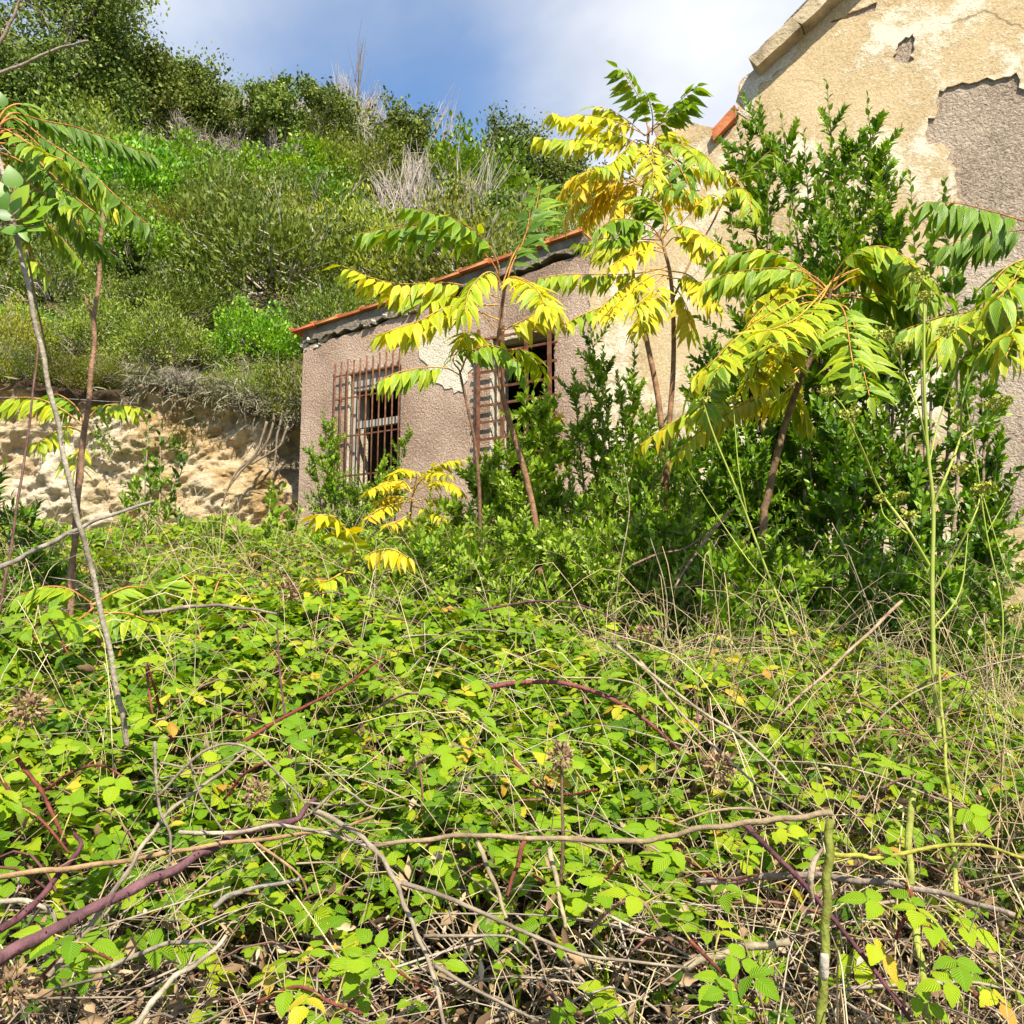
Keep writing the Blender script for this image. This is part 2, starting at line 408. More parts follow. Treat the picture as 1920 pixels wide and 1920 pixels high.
M['scrub_olive'] = leaf_mat('scrub_olive', [(0.0, (0.085, 0.105, 0.012)), (0.5, (0.225, 0.225, 0.022)), (1.0, (0.38, 0.34, 0.04))], 'tint', transl=0.25, rough=0.6, spec=0.2, vary=0.42)
M['scrub_bright'] = leaf_mat('scrub_bright', [(0.0, (0.05, 0.12, 0.008)), (0.5, (0.14, 0.25, 0.012)), (1.0, (0.28, 0.37, 0.022))], 'tint', transl=0.28, rough=0.45, spec=0.35, vary=0.42)
M['scrub_mid'] = leaf_mat('scrub_mid', [(0.0, (0.055, 0.085, 0.010)), (0.5, (0.15, 0.185, 0.018)), (1.0, (0.28, 0.29, 0.03))], 'tint', transl=0.25, rough=0.5, spec=0.3, vary=0.42)
M['scrub_grey'] = leaf_mat('scrub_grey', [(0.0, (0.07, 0.065, 0.04)), (0.5, (0.16, 0.14, 0.09)), (1.0, (0.27, 0.24, 0.16))], 'tint', transl=0.1, rough=0.8, spec=0.1, vary=0.42)
M['oak_leaf'] = leaf_mat('oak_leaf', [(0.0, (0.045, 0.07, 0.012)), (0.5, (0.135, 0.17, 0.024)), (1.0, (0.27, 0.29, 0.055))], 'tint', transl=0.2, rough=0.6, spec=0.18, vary=0.2)
M['fennel'] = noise_mat('fennel', [(0.3, (0.20, 0.26, 0.035)), (0.7, (0.36, 0.38, 0.08))], scale=8, bump=0, rough=0.5, objcol=True)


# ------------------------------------------------------------------ mesh helpers
class Geo:
    """collects triangles; build() links them as ONE mesh object"""
    def __init__(self):
        self.v, self.f, self.a, self.n = [], [], [], 0

    def add(self, v, f, a=None):
        v = np.asarray(v, dtype=np.float32).reshape(-1, 3)
        f = np.asarray(f, dtype=np.int32).reshape(-1, 3)
        if a is None:
            a = np.zeros((len(v), 3), np.float32)
        self.v.append(v); self.f.append(f + self.n); self.a.append(np.asarray(a, np.float32)); self.n += len(v)

    def mesh(self, name, mat, smooth=True, origin=(0, 0, 0)):
        v = np.concatenate(self.v) - np.asarray(origin, np.float32)
        f = np.concatenate(self.f); a = np.concatenate(self.a)
        me = bpy.data.meshes.new(name)
        me.vertices.add(len(v)); me.vertices.foreach_set('co', v.ravel())
        me.loops.add(len(f) * 3); me.loops.foreach_set('vertex_index', f.ravel())
        me.polygons.add(len(f)); me.polygons.foreach_set('loop_start', np.arange(0, len(f) * 3, 3, dtype=np.int32))
        me.polygons.foreach_set('loop_total', np.full(len(f), 3, np.int32))
        me.polygons.foreach_set('use_smooth', np.full(len(f), smooth))
        at = me.attributes.new('leaf', 'FLOAT_VECTOR', 'POINT'); at.data.foreach_set('vector', a.ravel())
        me.materials.append(mat)
        me.update(calc_edges=True)
        return me


def link(name, me, parent=None, loc=(0, 0, 0), color=None):
    o = bpy.data.objects.new(name, me)
    COL.objects.link(o)
    o.location = loc
    if parent is not None:
        o.parent = parent
    if color is not None:
        o.color = color
    return o


def tag(o, label=None, cat=None, group=None, kind=None):
    if label: o['label'] = label
    if cat: o['category'] = cat
    if group: o['group'] = group
    if kind: o['kind'] = kind
    return o


def empty(name, loc, label, cat, group=None):
    o = bpy.data.objects.new(name, None)
    o.empty_display_size = 0.1
    COL.objects.link(o)
    o.location = loc
    return tag(o, label, cat, group)


def copy_tree(o, parent=None):
    c = o.copy()
    COL.objects.link(c)
    if parent is not None:
        c.parent = parent
    for ch in list(o.children):
        copy_tree(ch, c)
    return c


def unit(a):
    a = np.asarray(a, float)
    return a / np.maximum(np.linalg.norm(a, axis=-1, keepdims=True), 1e-9)


def tube(geo, pts, rads, sides=5, cap=False):
    pts = np.asarray([tuple(p) for p in pts], float)
    n = len(pts)
    rads = np.broadcast_to(np.asarray(rads, float), (n,))
    t = np.gradient(pts, axis=0); t = unit(t)
    ref = np.array([0.13, 0.31, 0.94]) if abs(t[:, 2]).mean() < 0.85 else np.array([0.95, 0.2, 0.1])
    b1 = unit(np.cross(t, ref)); b2 = np.cross(t, b1)
    ang = np.arange(sides) * 2 * math.pi / sides
    ring = pts[:, None, :] + rads[:, None, None] * (np.cos(ang)[None, :, None] * b1[:, None, :] + np.sin(ang)[None, :, None] * b2[:, None, :])
    v = ring.reshape(-1, 3)
    f = []
    for i in range(n - 1):
        for k in range(sides):
            a, b = i * sides + k, i * sides + (k + 1) % sides
            c, d = a + sides, b + sides
            f += [(a, b, d), (a, d, c)]
    if cap:
        v = np.vstack([v, pts[0], pts[-1]])
        i0, i1 = len(v) - 2, len(v) - 1
        for k in range(sides):
            f.append((i0, (k + 1) % sides, k))
            f.append((i1, (n - 1) * sides + k, (n - 1) * sides + (k + 1) % sides))
    geo.add(v, f)


def spline(pts, per=6):
    """Catmull-Rom through the points"""
    p = [Vector(q) for q in pts]
    if len(p) < 3:
        return [p[0].lerp(p[-1], i / per) for i in range(per + 1)]
    q = [p[0] * 2 - p[1]] + p + [p[-1] * 2 - p[-2]]
    out = []
    for i in range(1, len(q) - 2):
        a, b, c, d = q[i - 1], q[i], q[i + 1], q[i + 2]
        for k in range(per):
            t = k / per
            out.append(0.5 * ((2 * b) + (c - a) * t + (2 * a - 5 * b + 4 * c - d) * t * t + (3 * b - a - 3 * c + d) * t ** 3))
    out.append(p[-1])
    return out


def box(geo, x0, x1, y0, y1, z0, z1, jit=0.0):
    v = np.array([(x, y, z) for x in (x0, x1) for y in (y0, y1) for z in (z0, z1)], float)
    if jit:
        v = v + rng.normal(0, jit, v.shape)
    f = [(0, 1, 3), (0, 3, 2), (4, 6, 7), (4, 7, 5), (0, 4, 5), (0, 5, 1), (2, 3, 7), (2, 7, 6), (0, 2, 6), (0, 6, 4), (1, 5, 7), (1, 7, 3)]
    geo.add(v, f)


def leaf_tmpl(rows, wf, bend=0.15, fold=0.2, serr=0.0, pleat=0.0, twist=0.0):
    """leaf of length 1 along +X, facing +Z; returns verts, tris, (t, s)"""
    ts = np.linspace(0, 1, rows + 2)
    v = [(0, 0, 0)]; a = [(0, 0)]
    for i in range(1, rows + 1):
        t = ts[i]; w = wf(t)
        if serr and i % 2:
            w *= 1 - serr
        pz = pleat * (1 if i % 2 else -1)
        xo = 0.02 if serr and i % 2 == 0 else 0
        tw = twist * t
        for s in (-1, 0, 1):
            y = s * w
            v.append((t + (xo if s else 0), y, -bend * t * t + fold * abs(y) + pz * (abs(s)) + tw * y)); a.append((t, s))
    v.append((1, 0, -bend)); a.append((1, 0))
    f = [(0, 2, 1), (0, 3, 2)]
    for i in range(rows - 1):
        o = 1 + 3 * i
        f += [(o, o + 1, o + 4), (o, o + 4, o + 3), (o + 1, o + 2, o + 5), (o + 1, o + 5, o + 4)]
    o = 1 + 3 * (rows - 1); e = len(v) - 1
    f += [(o, o + 1, e), (o + 1, o + 2, e)]
    return np.array(v, float), np.array(f), np.array(a, float)


def lance(t, w=0.17):
    return w * (math.sin(math.pi * min(1, t ** 0.62)) ** 0.85) * (1.0 if t < 0.5 else (1 - (t - 0.5) * 0.7))


def ovate(t, w=0.33):
    return w * math.sin(math.pi * t ** 0.70) ** 0.85 * (1.08 - .25 * t)


T_TINY = leaf_tmpl(1, lambda t: 0.24, 0.05, 0.15)                       # 4 tris
T_SMALL = leaf_tmpl(2, lambda t: 0.24, 0.12, 0.2)                       # 8 tris
T_OVAL = leaf_tmpl(3, lambda t: ovate(t, 0.27), 0.15, 0.25)             # 12 tris
T_BRAM = leaf_tmpl(5, lambda t: ovate(t, 0.36), 0.22, 0.16, .10, .012)
T_BRAM_FAR = leaf_tmpl(3, lambda t: ovate(t, 0.34), 0.22, 0.18)
T_CURL = leaf_tmpl(4, lambda t: ovate(t, .26), -0.55, 0.9, .25, .03, twist=0.9)


def scatter(geo, T, pos, dirs, nors, scale, tint, width=1.0):
    tv, tf, ta = T
    pos = np.asarray(pos, float); n = len(pos)
    if n == 0:
        return
    x = unit(dirs); z = np.asarray(nors, float); z = unit(z - (z * x).sum(1, keepdims=True) * x); y = np.cross(z, x)
    scale = np.broadcast_to(np.asarray(scale, float), (n,)); width = np.broadcast_to(np.asarray(width, float), (n,))
    V = pos[:, None, :] + scale[:, None, None] * (tv[None, :, 0, None] * x[:, None, :] + tv[None, :, 1, None] * width[:, None, None] * y[:, None, :] + tv[None, :, 2, None] * z[:, None, :])
    k = len(tv)
    Fc = (tf[None, :, :] + (np.arange(n) * k)[:, None, None]).reshape(-1, 3)
    A = np.empty((n, k, 3), np.float32)
    A[:, :, 0] = ta[None, :, 0]; A[:, :, 1] = ta[None, :, 1]; A[:, :, 2] = np.broadcast_to(np.asarray(tint, float), (n,))[:, None]
    geo.add(V.reshape(-1, 3), Fc, A.reshape(-1, 3))


def smooth(a, b, x):
    t = np.clip((np.asarray(x, float) - a) / (b - a), 0, 1)
    return t * t * (3 - 2 * t)


# ------------------------------------------------------------------ terrain
def canopy(x, y):
    """height of the top of the bramble thicket"""
    l = np.interp(y, [0, 1.0, 1.4, 2.0, 3.0, 5.0, 7.0, 9.5, 11], [0.72, 0.86, 0.99, 1.24, 1.60, 2.12, 2.40, 2.64, 2.8])
    r = np.interp(y, [0, 1.0, 1.4, 2.0, 3.0, 4.0, 5.6, 8.0, 11], [0.72, 0.86, 0.99, 1.18, 1.42, 1.58, 1.70, 1.76, 1.8])
    w = smooth(-0.6, 2.6, x)
    return l * (1 - w) + r * w


def bank_y(x):
    return 10.15 + 0.10 * (np.clip(x, -12, 0) + 2.2)


BANK_TOP = 4.45


def field_z(x, y):
    return canopy(x, y) - np.interp(y, [0, 1.0, 1.9, 2.4, 20], [0.62, 0.62, 0.52, 0.42, 0.42])


def hill_z(x, y):
    d = np.maximum(y - bank_y(x) - 0.35, 0)
    s = np.interp(x, [-30, -12, -8, -4, 0, 6, 14], [0.86, 0.84, 0.80, 0.74, 0.66, 0.56, 0.45])
    crest = np.interp(x, [-30, -10, -5, 0, 6], [20, 17.5, 16.5, 15.5, 14.5])
    dd = np.where(d < crest, d, crest + (d - crest) * 0.15)
    return BANK_TOP + dd * s + 0.25 * np.sin(x * 0.9 + 1) * smooth(0, 3, d) + 0.3 * np.sin(y * 0.7 + x * 0.4) * smooth(0, 3, d)


def ground_z(x, y):
    x = np.asarray(x, float); y = np.asarray(y, float)
    k = smooth(0.25, 0.55, y - bank_y(x))
    return field_z(x, np.clip(y, 0, 11)) * (1 - k) + hill_z(x, y) * k


def build_ground():
    xs = np.concatenate([np.array([-600, -200, -80, -40]), np.linspace(-26, 14, 140), np.array([30, 80, 200, 600])])
    ys = np.concatenate([np.array([-600, -200, -60, -20, -8, -3]), np.linspace(-1, 9.2, 60), np.linspace(9.25, 11.6, 40), np.linspace(11.8, 40, 70), np.array([60, 120, 300, 700])])
    X, Y = np.meshgrid(xs, ys)
    Z = ground_z(X, Y)
    Z += 0.04 * np.sin(X * 5.1 + Y * 3) * np.sin(Y * 4.3 - X * 2)
    far = smooth(45, 120, np.abs(X)) + smooth(45, 120, np.abs(Y))
    Z = Z - far * 6
    back = smooth(0, 40, -Y)
    Z = Z - back * 6
    nx, ny = len(xs), len(ys)
    v = np.stack([X, Y, Z], -1).reshape(-1, 3)
    i = np.arange(ny - 1)[:, None] * nx + np.arange(nx - 1)[None, :]
    i = i.ravel()
    f = np.concatenate([np.stack([i, i + 1, i + nx + 1], -1), np.stack([i, i + nx + 1, i + nx], -1)])
    cen = v[f].mean(1)
    on_hill = cen[:, 1] > bank_y(cen[:, 0]) + 0.2
    g = Geo(); g.add(v, f[~on_hill]); tag(link('ground', g.mesh('ground', M['ground'])), kind='structure')
    g = Geo(); g.add(v, f[on_hill]); tag(link('hill', g.mesh('hill', M['hill_soil'])), kind='structure')


build_ground()


def build_bank():
    """the cut bank of pale tuff under the hillside, undercut near the house"""
    nu, nv = 380, 150
    us = np.linspace(-11.5, 1.0, nu); vs = np.linspace(0, 1, nv)
    v = []; brown_mix = []
    for t in vs:
        for x in us:
            yb = float(bank_y(x))
            z0 = float(field_z(x, yb)) - 0.15
            top = BANK_TOP + 0.10 * math.sin(x * 1.7) + 0.12 * mnoise.noise((x * 1.3, 0, 3)) - 0.42 * float(smooth(-4.2, -2.4, x))
            z = z0 + (top - z0) * t
            p = Vector((x, yb * 0.6, z))
            qd = Vector((x * .82 + z * .57, yb, (-x * .57 + z * .82)))
            r = mnoise.fractal(p * 0.9, 0.9, 2.1, 4) * 0.30 + mnoise.fractal(p * 3.2, 0.7, 2.2, 6) * 0.10 + (.5 - abs(mnoise.noise(Vector((qd.x * .9, qd.z * 3.6, 7))))) * 0.16 + (.5 - abs(mnoise.noise(Vector((qd.x * 3.1, qd.z * 8.5, 3))))) * 0.10 + mnoise.fractal(Vector((qd.x * 6, qd.z * 11, 2)), .6, 2.3, 5) * 0.045
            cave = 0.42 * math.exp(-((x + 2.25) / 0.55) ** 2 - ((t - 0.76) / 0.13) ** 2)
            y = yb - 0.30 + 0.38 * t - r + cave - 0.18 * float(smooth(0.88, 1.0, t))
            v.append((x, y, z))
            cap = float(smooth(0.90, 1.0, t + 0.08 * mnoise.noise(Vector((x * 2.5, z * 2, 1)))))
            brown_mix.append(max(cap, min(1, cave * 1.5)))  # dark brown for the earth cap, and in the hollow by its depth
    v = np.array(v)
    i = (np.arange(nv - 1)[:, None] * nu + np.arange(nu - 1)[None, :]).ravel()
    f = np.concatenate([np.stack([i, i + 1, i + nu + 1], -1), np.stack([i, i + nu + 1, i + nu], -1)])
    # lip that runs back under the hillside
    g = Geo(); g.add(v, f)
    top = v[-nu:]; back = top + np.array([0, 1.2, 0.05])
    vv = np.concatenate([top, back]); j = np.arange(nu - 1)
    g.add(vv, np.concatenate([np.stack([j, j + 1, j + nu + 1], -1), np.stack([j, j + nu + 1, j + nu], -1)]))
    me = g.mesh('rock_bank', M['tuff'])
    at = me.attributes.new('soil', 'FLOAT', 'POINT'); at.data.foreach_set('value', np.array(brown_mix + [1.0] * (2 * nu), np.float32))
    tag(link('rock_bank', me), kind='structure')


build_bank()
# ------------------------------------------------------------------ the two buildings
W0 = P(557, 1000, 9.0); W0 = Vector((W0.x, W0.y, 0))
U = Vector((0.873, -0.488, 0)).normalized()
INTO = Vector((-U.y, U.x, 0))                    # into the building
ROTZ = math.atan2(U.y, U.x)


def W(px, py):
    """(u, z) on the facade where a pixel's ray meets it"""
    d = pix_dir(px, py)
    t = (W0 - Vector((0, 0, EYE))).dot(INTO) / d.dot(INTO)
    p = Vector((0, 0, EYE)) + d * t - W0
    return p.dot(U), p.z


def rough_edge(pts, amp, step, closed=True, seed=0):
    r = random.Random(seed)
    out = []
    n = len(pts)
    for i in range(n if closed else n - 1):
        a, b = Vector(pts[i]).to_2d(), Vector(pts[(i + 1) % n]).to_2d()
        k = max(1, int((b - a).length / step))
        for j in range(k):
            q = a.lerp(b, j / k)
            if amp:
                q = q + Vector((r.gauss(0, amp), r.gauss(0, amp)))
            out.append((q.x, q.y))
    if not closed:
        out.append(tuple(pts[-1]))
    return out


def slab(geo, outer, holes, y0, y1):
    """a flat piece of wall: outline with holes in (u, z), thickness from y0 (front) to y1"""
    loops = [outer] + holes
    flat = [p for l in loops for p in l]
    tris = tessellate_polygon([[Vector((p[0], p[1], 0)) for p in l] for l in loops])
    n = len(flat)
    v = [(p[0], y0, p[1]) for p in flat] + [(p[0], y1, p[1]) for p in flat]
    f = []
    for a, b, c in tris:
        A, B, C = [Vector(flat[i]) for i in (a, b, c)]
        if (B - A).cross(C - A) < 0:
            b, c = c, b
        f.append((a, b, c)); f.append((n + a, n + c, n + b))
    o = 0
    for l in loops:
        k = len(l)
        for i in range(k):
            a, b = o + i, o + (i + 1) % k
            f += [(a, b + n, b), (a, a + n, b + n)]
        o += k
    geo.add(v, f)


def hpart(name, geo, mat, parent, smooth=False, color=None):
    return link(name, geo.mesh(name, M[mat], smooth), parent, color=color)


annex = empty('annex', W0, 'low ruined annex with brown roughcast wall and two barred windows', 'building')
annex.rotation_euler = (0, 0, ROTZ)
house = empty('tall_house', W0, 'tall abandoned house with peeling ochre plaster and sloping stone cornice', 'house')
house.rotation_euler = (0, 0, ROTZ)

UJ = W(1112, 600)[0]                # where the annex meets the tall house
# --- annex wall
ztop_l = W(557, 655)[1]; ztop_r = W(1112, 470)[1]
win1 = [W(648, 950), W(748, 950), W(748, 684), W(648, 706)]
zt1 = (win1[2][1] + win1[3][1]) / 2; zb1 = win1[0][1] - 0.1; u1a, u1b = win1[0][0], win1[1][0]
win2 = [W(918, 880), W(1041, 880), W(1041, 603), W(918, 640)]
zt2 = (win2[2][1] + win2[3][1]) / 2; zb2 = win2[1][1] - 0.15; u2a, u2b = win2[0][0], win2[1][0]
TH = 0.34
g = Geo()
topline = rough_edge([(UJ, ztop_r), (UJ * 0.5, (ztop_l + ztop_r) / 2), (0, ztop_l)], 0.012, 0.09, False, 3)
topline[-1] = (0.0, ztop_l)
outer = [(0, 0.4), (UJ, 0.4)] + topline
h1 = [(u1a, zb1), (u1a, zt1), (u1b, zt1), (u1b, zb1)]
h2 = rough_edge([(u2a, zb2), (u2a, zt2), (u2b, zt2), (u2b, zb2)], 0.006, 0.12, True, 5)
slab(g, outer, [h1, h2], 0.0, TH)
hpart('wall', g, 'roughcast', annex)
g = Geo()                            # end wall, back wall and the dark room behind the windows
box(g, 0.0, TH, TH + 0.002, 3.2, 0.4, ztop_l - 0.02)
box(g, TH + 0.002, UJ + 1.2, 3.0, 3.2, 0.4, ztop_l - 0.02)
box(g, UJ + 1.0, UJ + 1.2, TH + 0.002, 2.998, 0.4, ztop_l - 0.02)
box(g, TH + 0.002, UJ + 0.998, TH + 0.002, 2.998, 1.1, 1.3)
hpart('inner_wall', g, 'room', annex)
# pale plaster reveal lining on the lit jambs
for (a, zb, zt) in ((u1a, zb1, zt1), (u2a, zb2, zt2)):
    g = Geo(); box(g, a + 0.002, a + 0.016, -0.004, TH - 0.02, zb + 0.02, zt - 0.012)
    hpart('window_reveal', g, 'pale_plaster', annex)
# pale patch of old plaster between the windows
g = Geo()
pp = [W(785, 640), W(800, 622), W(850, 615), W(885, 632), W(905, 640), W(898, 668), W(880, 700), W(868, 735), W(835, 728), W(812, 715), W(806, 690), W(786, 668)]
slab(g, rough_edge(pp, 0.012, 0.035, True, 8), [], -0.009, 0.004)
hpart('plaster_patch', g, 'pale_plaster', annex)
# mortar bed and loose rubble under the verge
vA, vB = W(556, 622), W(782, 551)
vC, vD = W(818, 530), W(1098, 432)
for k, (a, b, seed) in enumerate(((vA, vB, 1), (vC, vD, 2))):
    g = Geo()
    aa, bb = Vector(a), Vector(b)
    top = [tuple(aa.lerp(bb, t) + Vector((0, -0.035))) for t in np.linspace(0, 1, 14)]
    if k == 0:
        top = top[1:]
    rr = random.Random(seed)
    bot = [(p[0], p[1] - 0.11 - rr.random() * 0.035) for p in reversed(top)]
    bot = rough_edge(bot, .012, .045, False, seed + 40)
    slab(g, bot[::-1] + top[::-1], [], -0.03, TH)
    hpart('mortar_bed', g, 'mortar', annex)
aa, bb = Vector(vB), Vector(vC)
g = Geo()
slab(g, [(aa.x, aa.y - 0.20), (bb.x, bb.y - 0.18), (bb.x, bb.y - 0.05), (aa.x, aa.y - 0.05)], [], -0.02, TH)
hpart('mortar_bed', g, 'mortar', annex)


def stone_mesh(name, sx, sy, sz, seed, mat):
    bm = bmesh.new()
    bmesh.ops.create_icosphere(bm, subdivisions=2, radius=1)
    for v in bm.verts:
        n = mnoise.noise(v.co * 1.5 + Vector((seed, 0, 0)))
        q = Vector([math.copysign(abs(c) ** 0.6, c) for c in v.co]) * (0.85 + 0.3 * n)
        v.co = (q.x * sx, q.y * sy, q.z * sz)
    me = bpy.data.meshes.new(name); bm.to_mesh(me); bm.free()
    me.materials.append(M[mat])
    return me


for k, (px, py, sx, sz) in enumerate([(571, 646, .055, .035), (585, 638, .05, .028), (603, 633, .07, .05), (592, 650, .06, .022), (574, 655, .045, .03), (614, 626, .05, .025), (600, 645, .04, .02), (565, 648, .04, .03)]):
    u, z = W(px, py)
    o = link('stone', stone_mesh('stone', sx, .09, sz, k, 'rubble'), annex, (u, 0.06, z)); o.rotation_euler = (0, -0.3 + 0.1 * k, 0.2)
for k in range(9):
    t = random.random(); q = Vector(vA).lerp(Vector(vB), t) if k < 14 else Vector(vC).lerp(Vector(vD), t)
    o = link('stone', stone_mesh('stone', random.uniform(.025, .06), .05, random.uniform(.012, .03), 60 + k, 'rubble' if k % 3 else 'mortar'), annex, (q.x, -.012, q.y - .135 - random.random() * .05)); o.rotation_euler = (0, random.uniform(-.5, .2), 0)
# roof: two courses of flat tiles along the verge, roof deck behind
def tile_mesh(w, l, t, seed):
    g = Geo(); box(g, 0, w, 0, l, 0, t, 0.004)
    box(g, 0.0, 0.03, 0.0, l, t, t + 0.018, 0.002); box(g, w - 0.03, w, 0.0, l, t, t + 0.016, 0.002)
    return g.mesh('roof_tile', M['terracotta'], False)
tiles = [tile_mesh(0.295, 0.40, 0.028, s) for s in range(3)]
n_t = 0
for (a, b) in ((vA, vB), (vC, vD)):
    aa, bb = Vector(a), Vector(b)
    ln = (bb - aa).length; k = max(2, round(ln / 0.30)); sl = math.atan2(bb.y - aa.y, bb.x - aa.x)
    for i in range(k):
        for row in range(5):
            q = aa.lerp(bb, i / k)
            o = link('roof_tile', tiles[(i + row) % 3], annex, (q.x, -0.085 + row * 0.405 + random.uniform(-.012, .012), q.y - 0.035 + random.uniform(-.004, .004)),
                     color=(random.uniform(.82, 1.1), random.uniform(.8, 1.0), random.uniform(.75, 1.0), 1))
            o.scale = (ln / k / 0.295 * 0.992, 1, 1)
            o.rotation_euler = (random.uniform(-.01, .01), -sl + random.uniform(-.012, .012), 0); n_t += 1
g = Geo()
slab(g, [(vA[0] + .1, vA[1] - 0.14), (vD[0] + 1.0, vD[1] - 0.14), (vD[0] + 1.0, vD[1] - 0.05), (vA[0] + .1, vA[1] - 0.05)], [], TH + 0.004, 3.3)
hpart('roof_deck', g, 'mortar', annex)


def window_frame(u0, u1, zb, zt, y, mullion, transoms):
    g = Geo(); w = 0.042; d = 0.05
    box(g, u0, u0 + w, y, y + d, zb, zt); box(g, u1 - w, u1, y, y + d, zb, zt)
    box(g, u0 + w, u1 - w, y + .002, y + d, zt - w, zt)
    for z in transoms:
        box(g, u0 + w, u1 - w, y + .002, y + d, z - .035, z + .035)
    if mullion:
        box(g, (u0 + u1) / 2 - .02, (u0 + u1) / 2 + .02, y + .004, y + d - .004, zb, zt - w)
    return hpart('window_frame', g, 'painted_wood', annex)


fr = window_frame(u1a + 0.018, u1b - 0.004, zb1, zt1 - 0.13, 0.05, False, [W(700, 790)[1]])
g = Geo(); box(g, u1a + .02, u1b - .006, 0.04, 0.11, zt1 - 0.128, zt1 - 0.004); hpart('window_box', g, 'painted_wood', annex)
window_frame(u2a + 0.018, u2b - 0.004, zb2, zt2 - 0.004, 0.13, False, [])
# broken lintel over the second window
g = Geo(); slab(g, rough_edge([W(945, 640), W(1036, 612), W(1036, 598), W(945, 622)], .006, .04, True, 4), [], -0.006, 0.12); hpart('lintel', g, 'pale_plaster', annex)
# red cloth hanging in the room behind the first window
bm_pts = [W(697, 900), W(735, 900), W(733, 812), W(700, 815)]
g = Geo(); slab(g, rough_edge([(u + .12, z) for u, z in bm_pts], .01, .1, True, 6), [], 0.62, 0.66)
red = link('red_curtain', g.mesh('red_curtain', M['red_cloth'], False), None, W0); red.rotation_euler = (0, 0, ROTZ)
tag(red, 'dark red cloth hanging inside the left barred window', 'curtain')


def grille(label, bars, rails, y, r, rw, flat):
    root = empty('window_grille', W0, label, 'grille', None)
    root.rotation_euler = (0, 0, ROTZ)
    for (u, z0, z1) in bars:
        g = Geo()
        if flat: box(g, u - r, u + r, y - .006, y + .006, z0, z1, .0015)
        else: tube(g, [(u, y, z0), (u, y, (z0 + z1) / 2), (u, y, z1)], r, 6, True)
        link('bar', g.mesh('bar', M['rust'], not flat), root)
    for (z, u0, u1) in rails:
        g = Geo(); box(g, u0, u1, y + .008, y + .020, z - rw, z + rw, .0015)
        link('rail', g.mesh('rail', M['rust'], False), root)
    for z in (rails[1][0], rails[-1][0]):
        for u in (rails[0][1] + 0.05, rails[0][2] - 0.05):
            g = Geo(); box(g, u - .012, u + .012, y + .022, 0.03, z - .012, z + .012)
            link('wall_anchor', g.mesh('wall_anchor', M['rust'], False), root)
    return root


gy = -0.06
ub0, ub1 = W(628, 800)[0] + 0.035, W(757, 800)[0] - 0.02
zt = W(692, 672)[1]
b1 = [(u, W(690, 960)[1], zt + random.uniform(-.012, .02)) for u in np.linspace(ub0, ub1, 11)]
r1 = [(W(690, 699)[1], ub0 - .01, ub1 + .01), (W(690, 743)[1], ub0 - .01, ub1 + .01), (W(690, 815)[1], ub0 - .06, ub1 + .01), (W(690, 890)[1], ub0 - .01, ub1 + .01)]
grille('rusty grille of slim upright bars over the left window', b1, r1, gy, 0.0085, 0.007, False)
us = [W(x, 720)[0] - 0.03 for x in (908, 953, 998, 1042)]
zs = [W(1000, y)[1] for y in (623, 652, 686, 718, 750, 782, 815, 850)]
b2 = [(u, zs[-1] - .06, zs[0] + .10) for u in us]
r2 = [(z, us[0] - .07, us[-1] + .07) for z in zs]
grille('rusty grille of square flat crossing bars over the right window', b2, r2, gy, 0.018, 0.011, True)

# --- tall house
def hw(px, py):
    return W(px, py)
UR = W(1920, 600)[0] + 3.0
roofline = [W(1118, 425), W(1165, 352), W(1210, 300), W(1238, 258), W(1290, 230), W(1338, 238), W(1345, 262), W(1380, 232), W(1386, 150), W(1412, 132)]
a_, b_ = Vector(W(1412, 132)), Vector(W(1560, -8))
dirv = (b_ - a_).normalized()
peak = a_ + dirv * ((UR - 1.2 - a_.x) / dirv.x)
g = Geo()
outer = [(UJ - 0.05, -0.4), (UR, -0.4), (UR, peak.y - 1.0), tuple(peak)] + rough_edge(roofline[::-1], 0.008, 0.06, False, 9)
slab(g, outer, [], 0.012, 0.45)
hpart('wall', g, 'grey_render', house)
# plaster skin, proud of the grey render, with the patches where it has fallen off
big = [W(1757, 176), W(1792, 156), W(1850, 154), W(1905, 140), W(1915, 165), W(1935, 180), W(1990, 330), W(2010, 700), W(1985, 1000), W(1850, 980), W(1810, 880), W(1790, 760), W(1775, 640), W(1768, 540), W(1808, 500), W(1822, 470), W(1812, 425), W(1800, 375), W(1788, 320), W(1780, 290), W(1764, 262), W(1735, 275), W(1733, 250), W(1755, 205)]
small = [W(1677, 100), W(1684, 82), W(1700, 70), W(1711, 62), W(1717, 78), W(1712, 112), W(1692, 120), W(1680, 116)]
cap = [W(1556, 44), W(1572, 36), W(1600, 22), W(1645, 4), W(1640, 22), W(1622, 24), W(1605, 32), W(1580, 38)]
g = Geo()
skin_outer = rough_edge([(UJ - 0.02, W(1118, 450)[1]), (UJ - 0.03, -0.38)], .012, .05, False, 31) + [ (UR - .01, -0.38), (UR - .01, peak.y - 1.1), (peak.x, peak.y - 0.09)] + [(u, z - 0.02) for u, z in rough_edge(roofline[::-1], 0.012, 0.05, False, 12)]
mid_patch = [W(1560, 900), W(1600, 840), W(1650, 850), W(1640, 930), W(1590, 980)]
slab(g, skin_outer, [rough_edge(big, .014, .04, True, 1), rough_edge(small, .007, .02, True, 2), rough_edge(cap, .006, .03, True, 3), rough_edge(mid_patch, .012, .04, True, 4)], -0.007, 0.0125)
hpart('plaster', g, 'plaster', house)
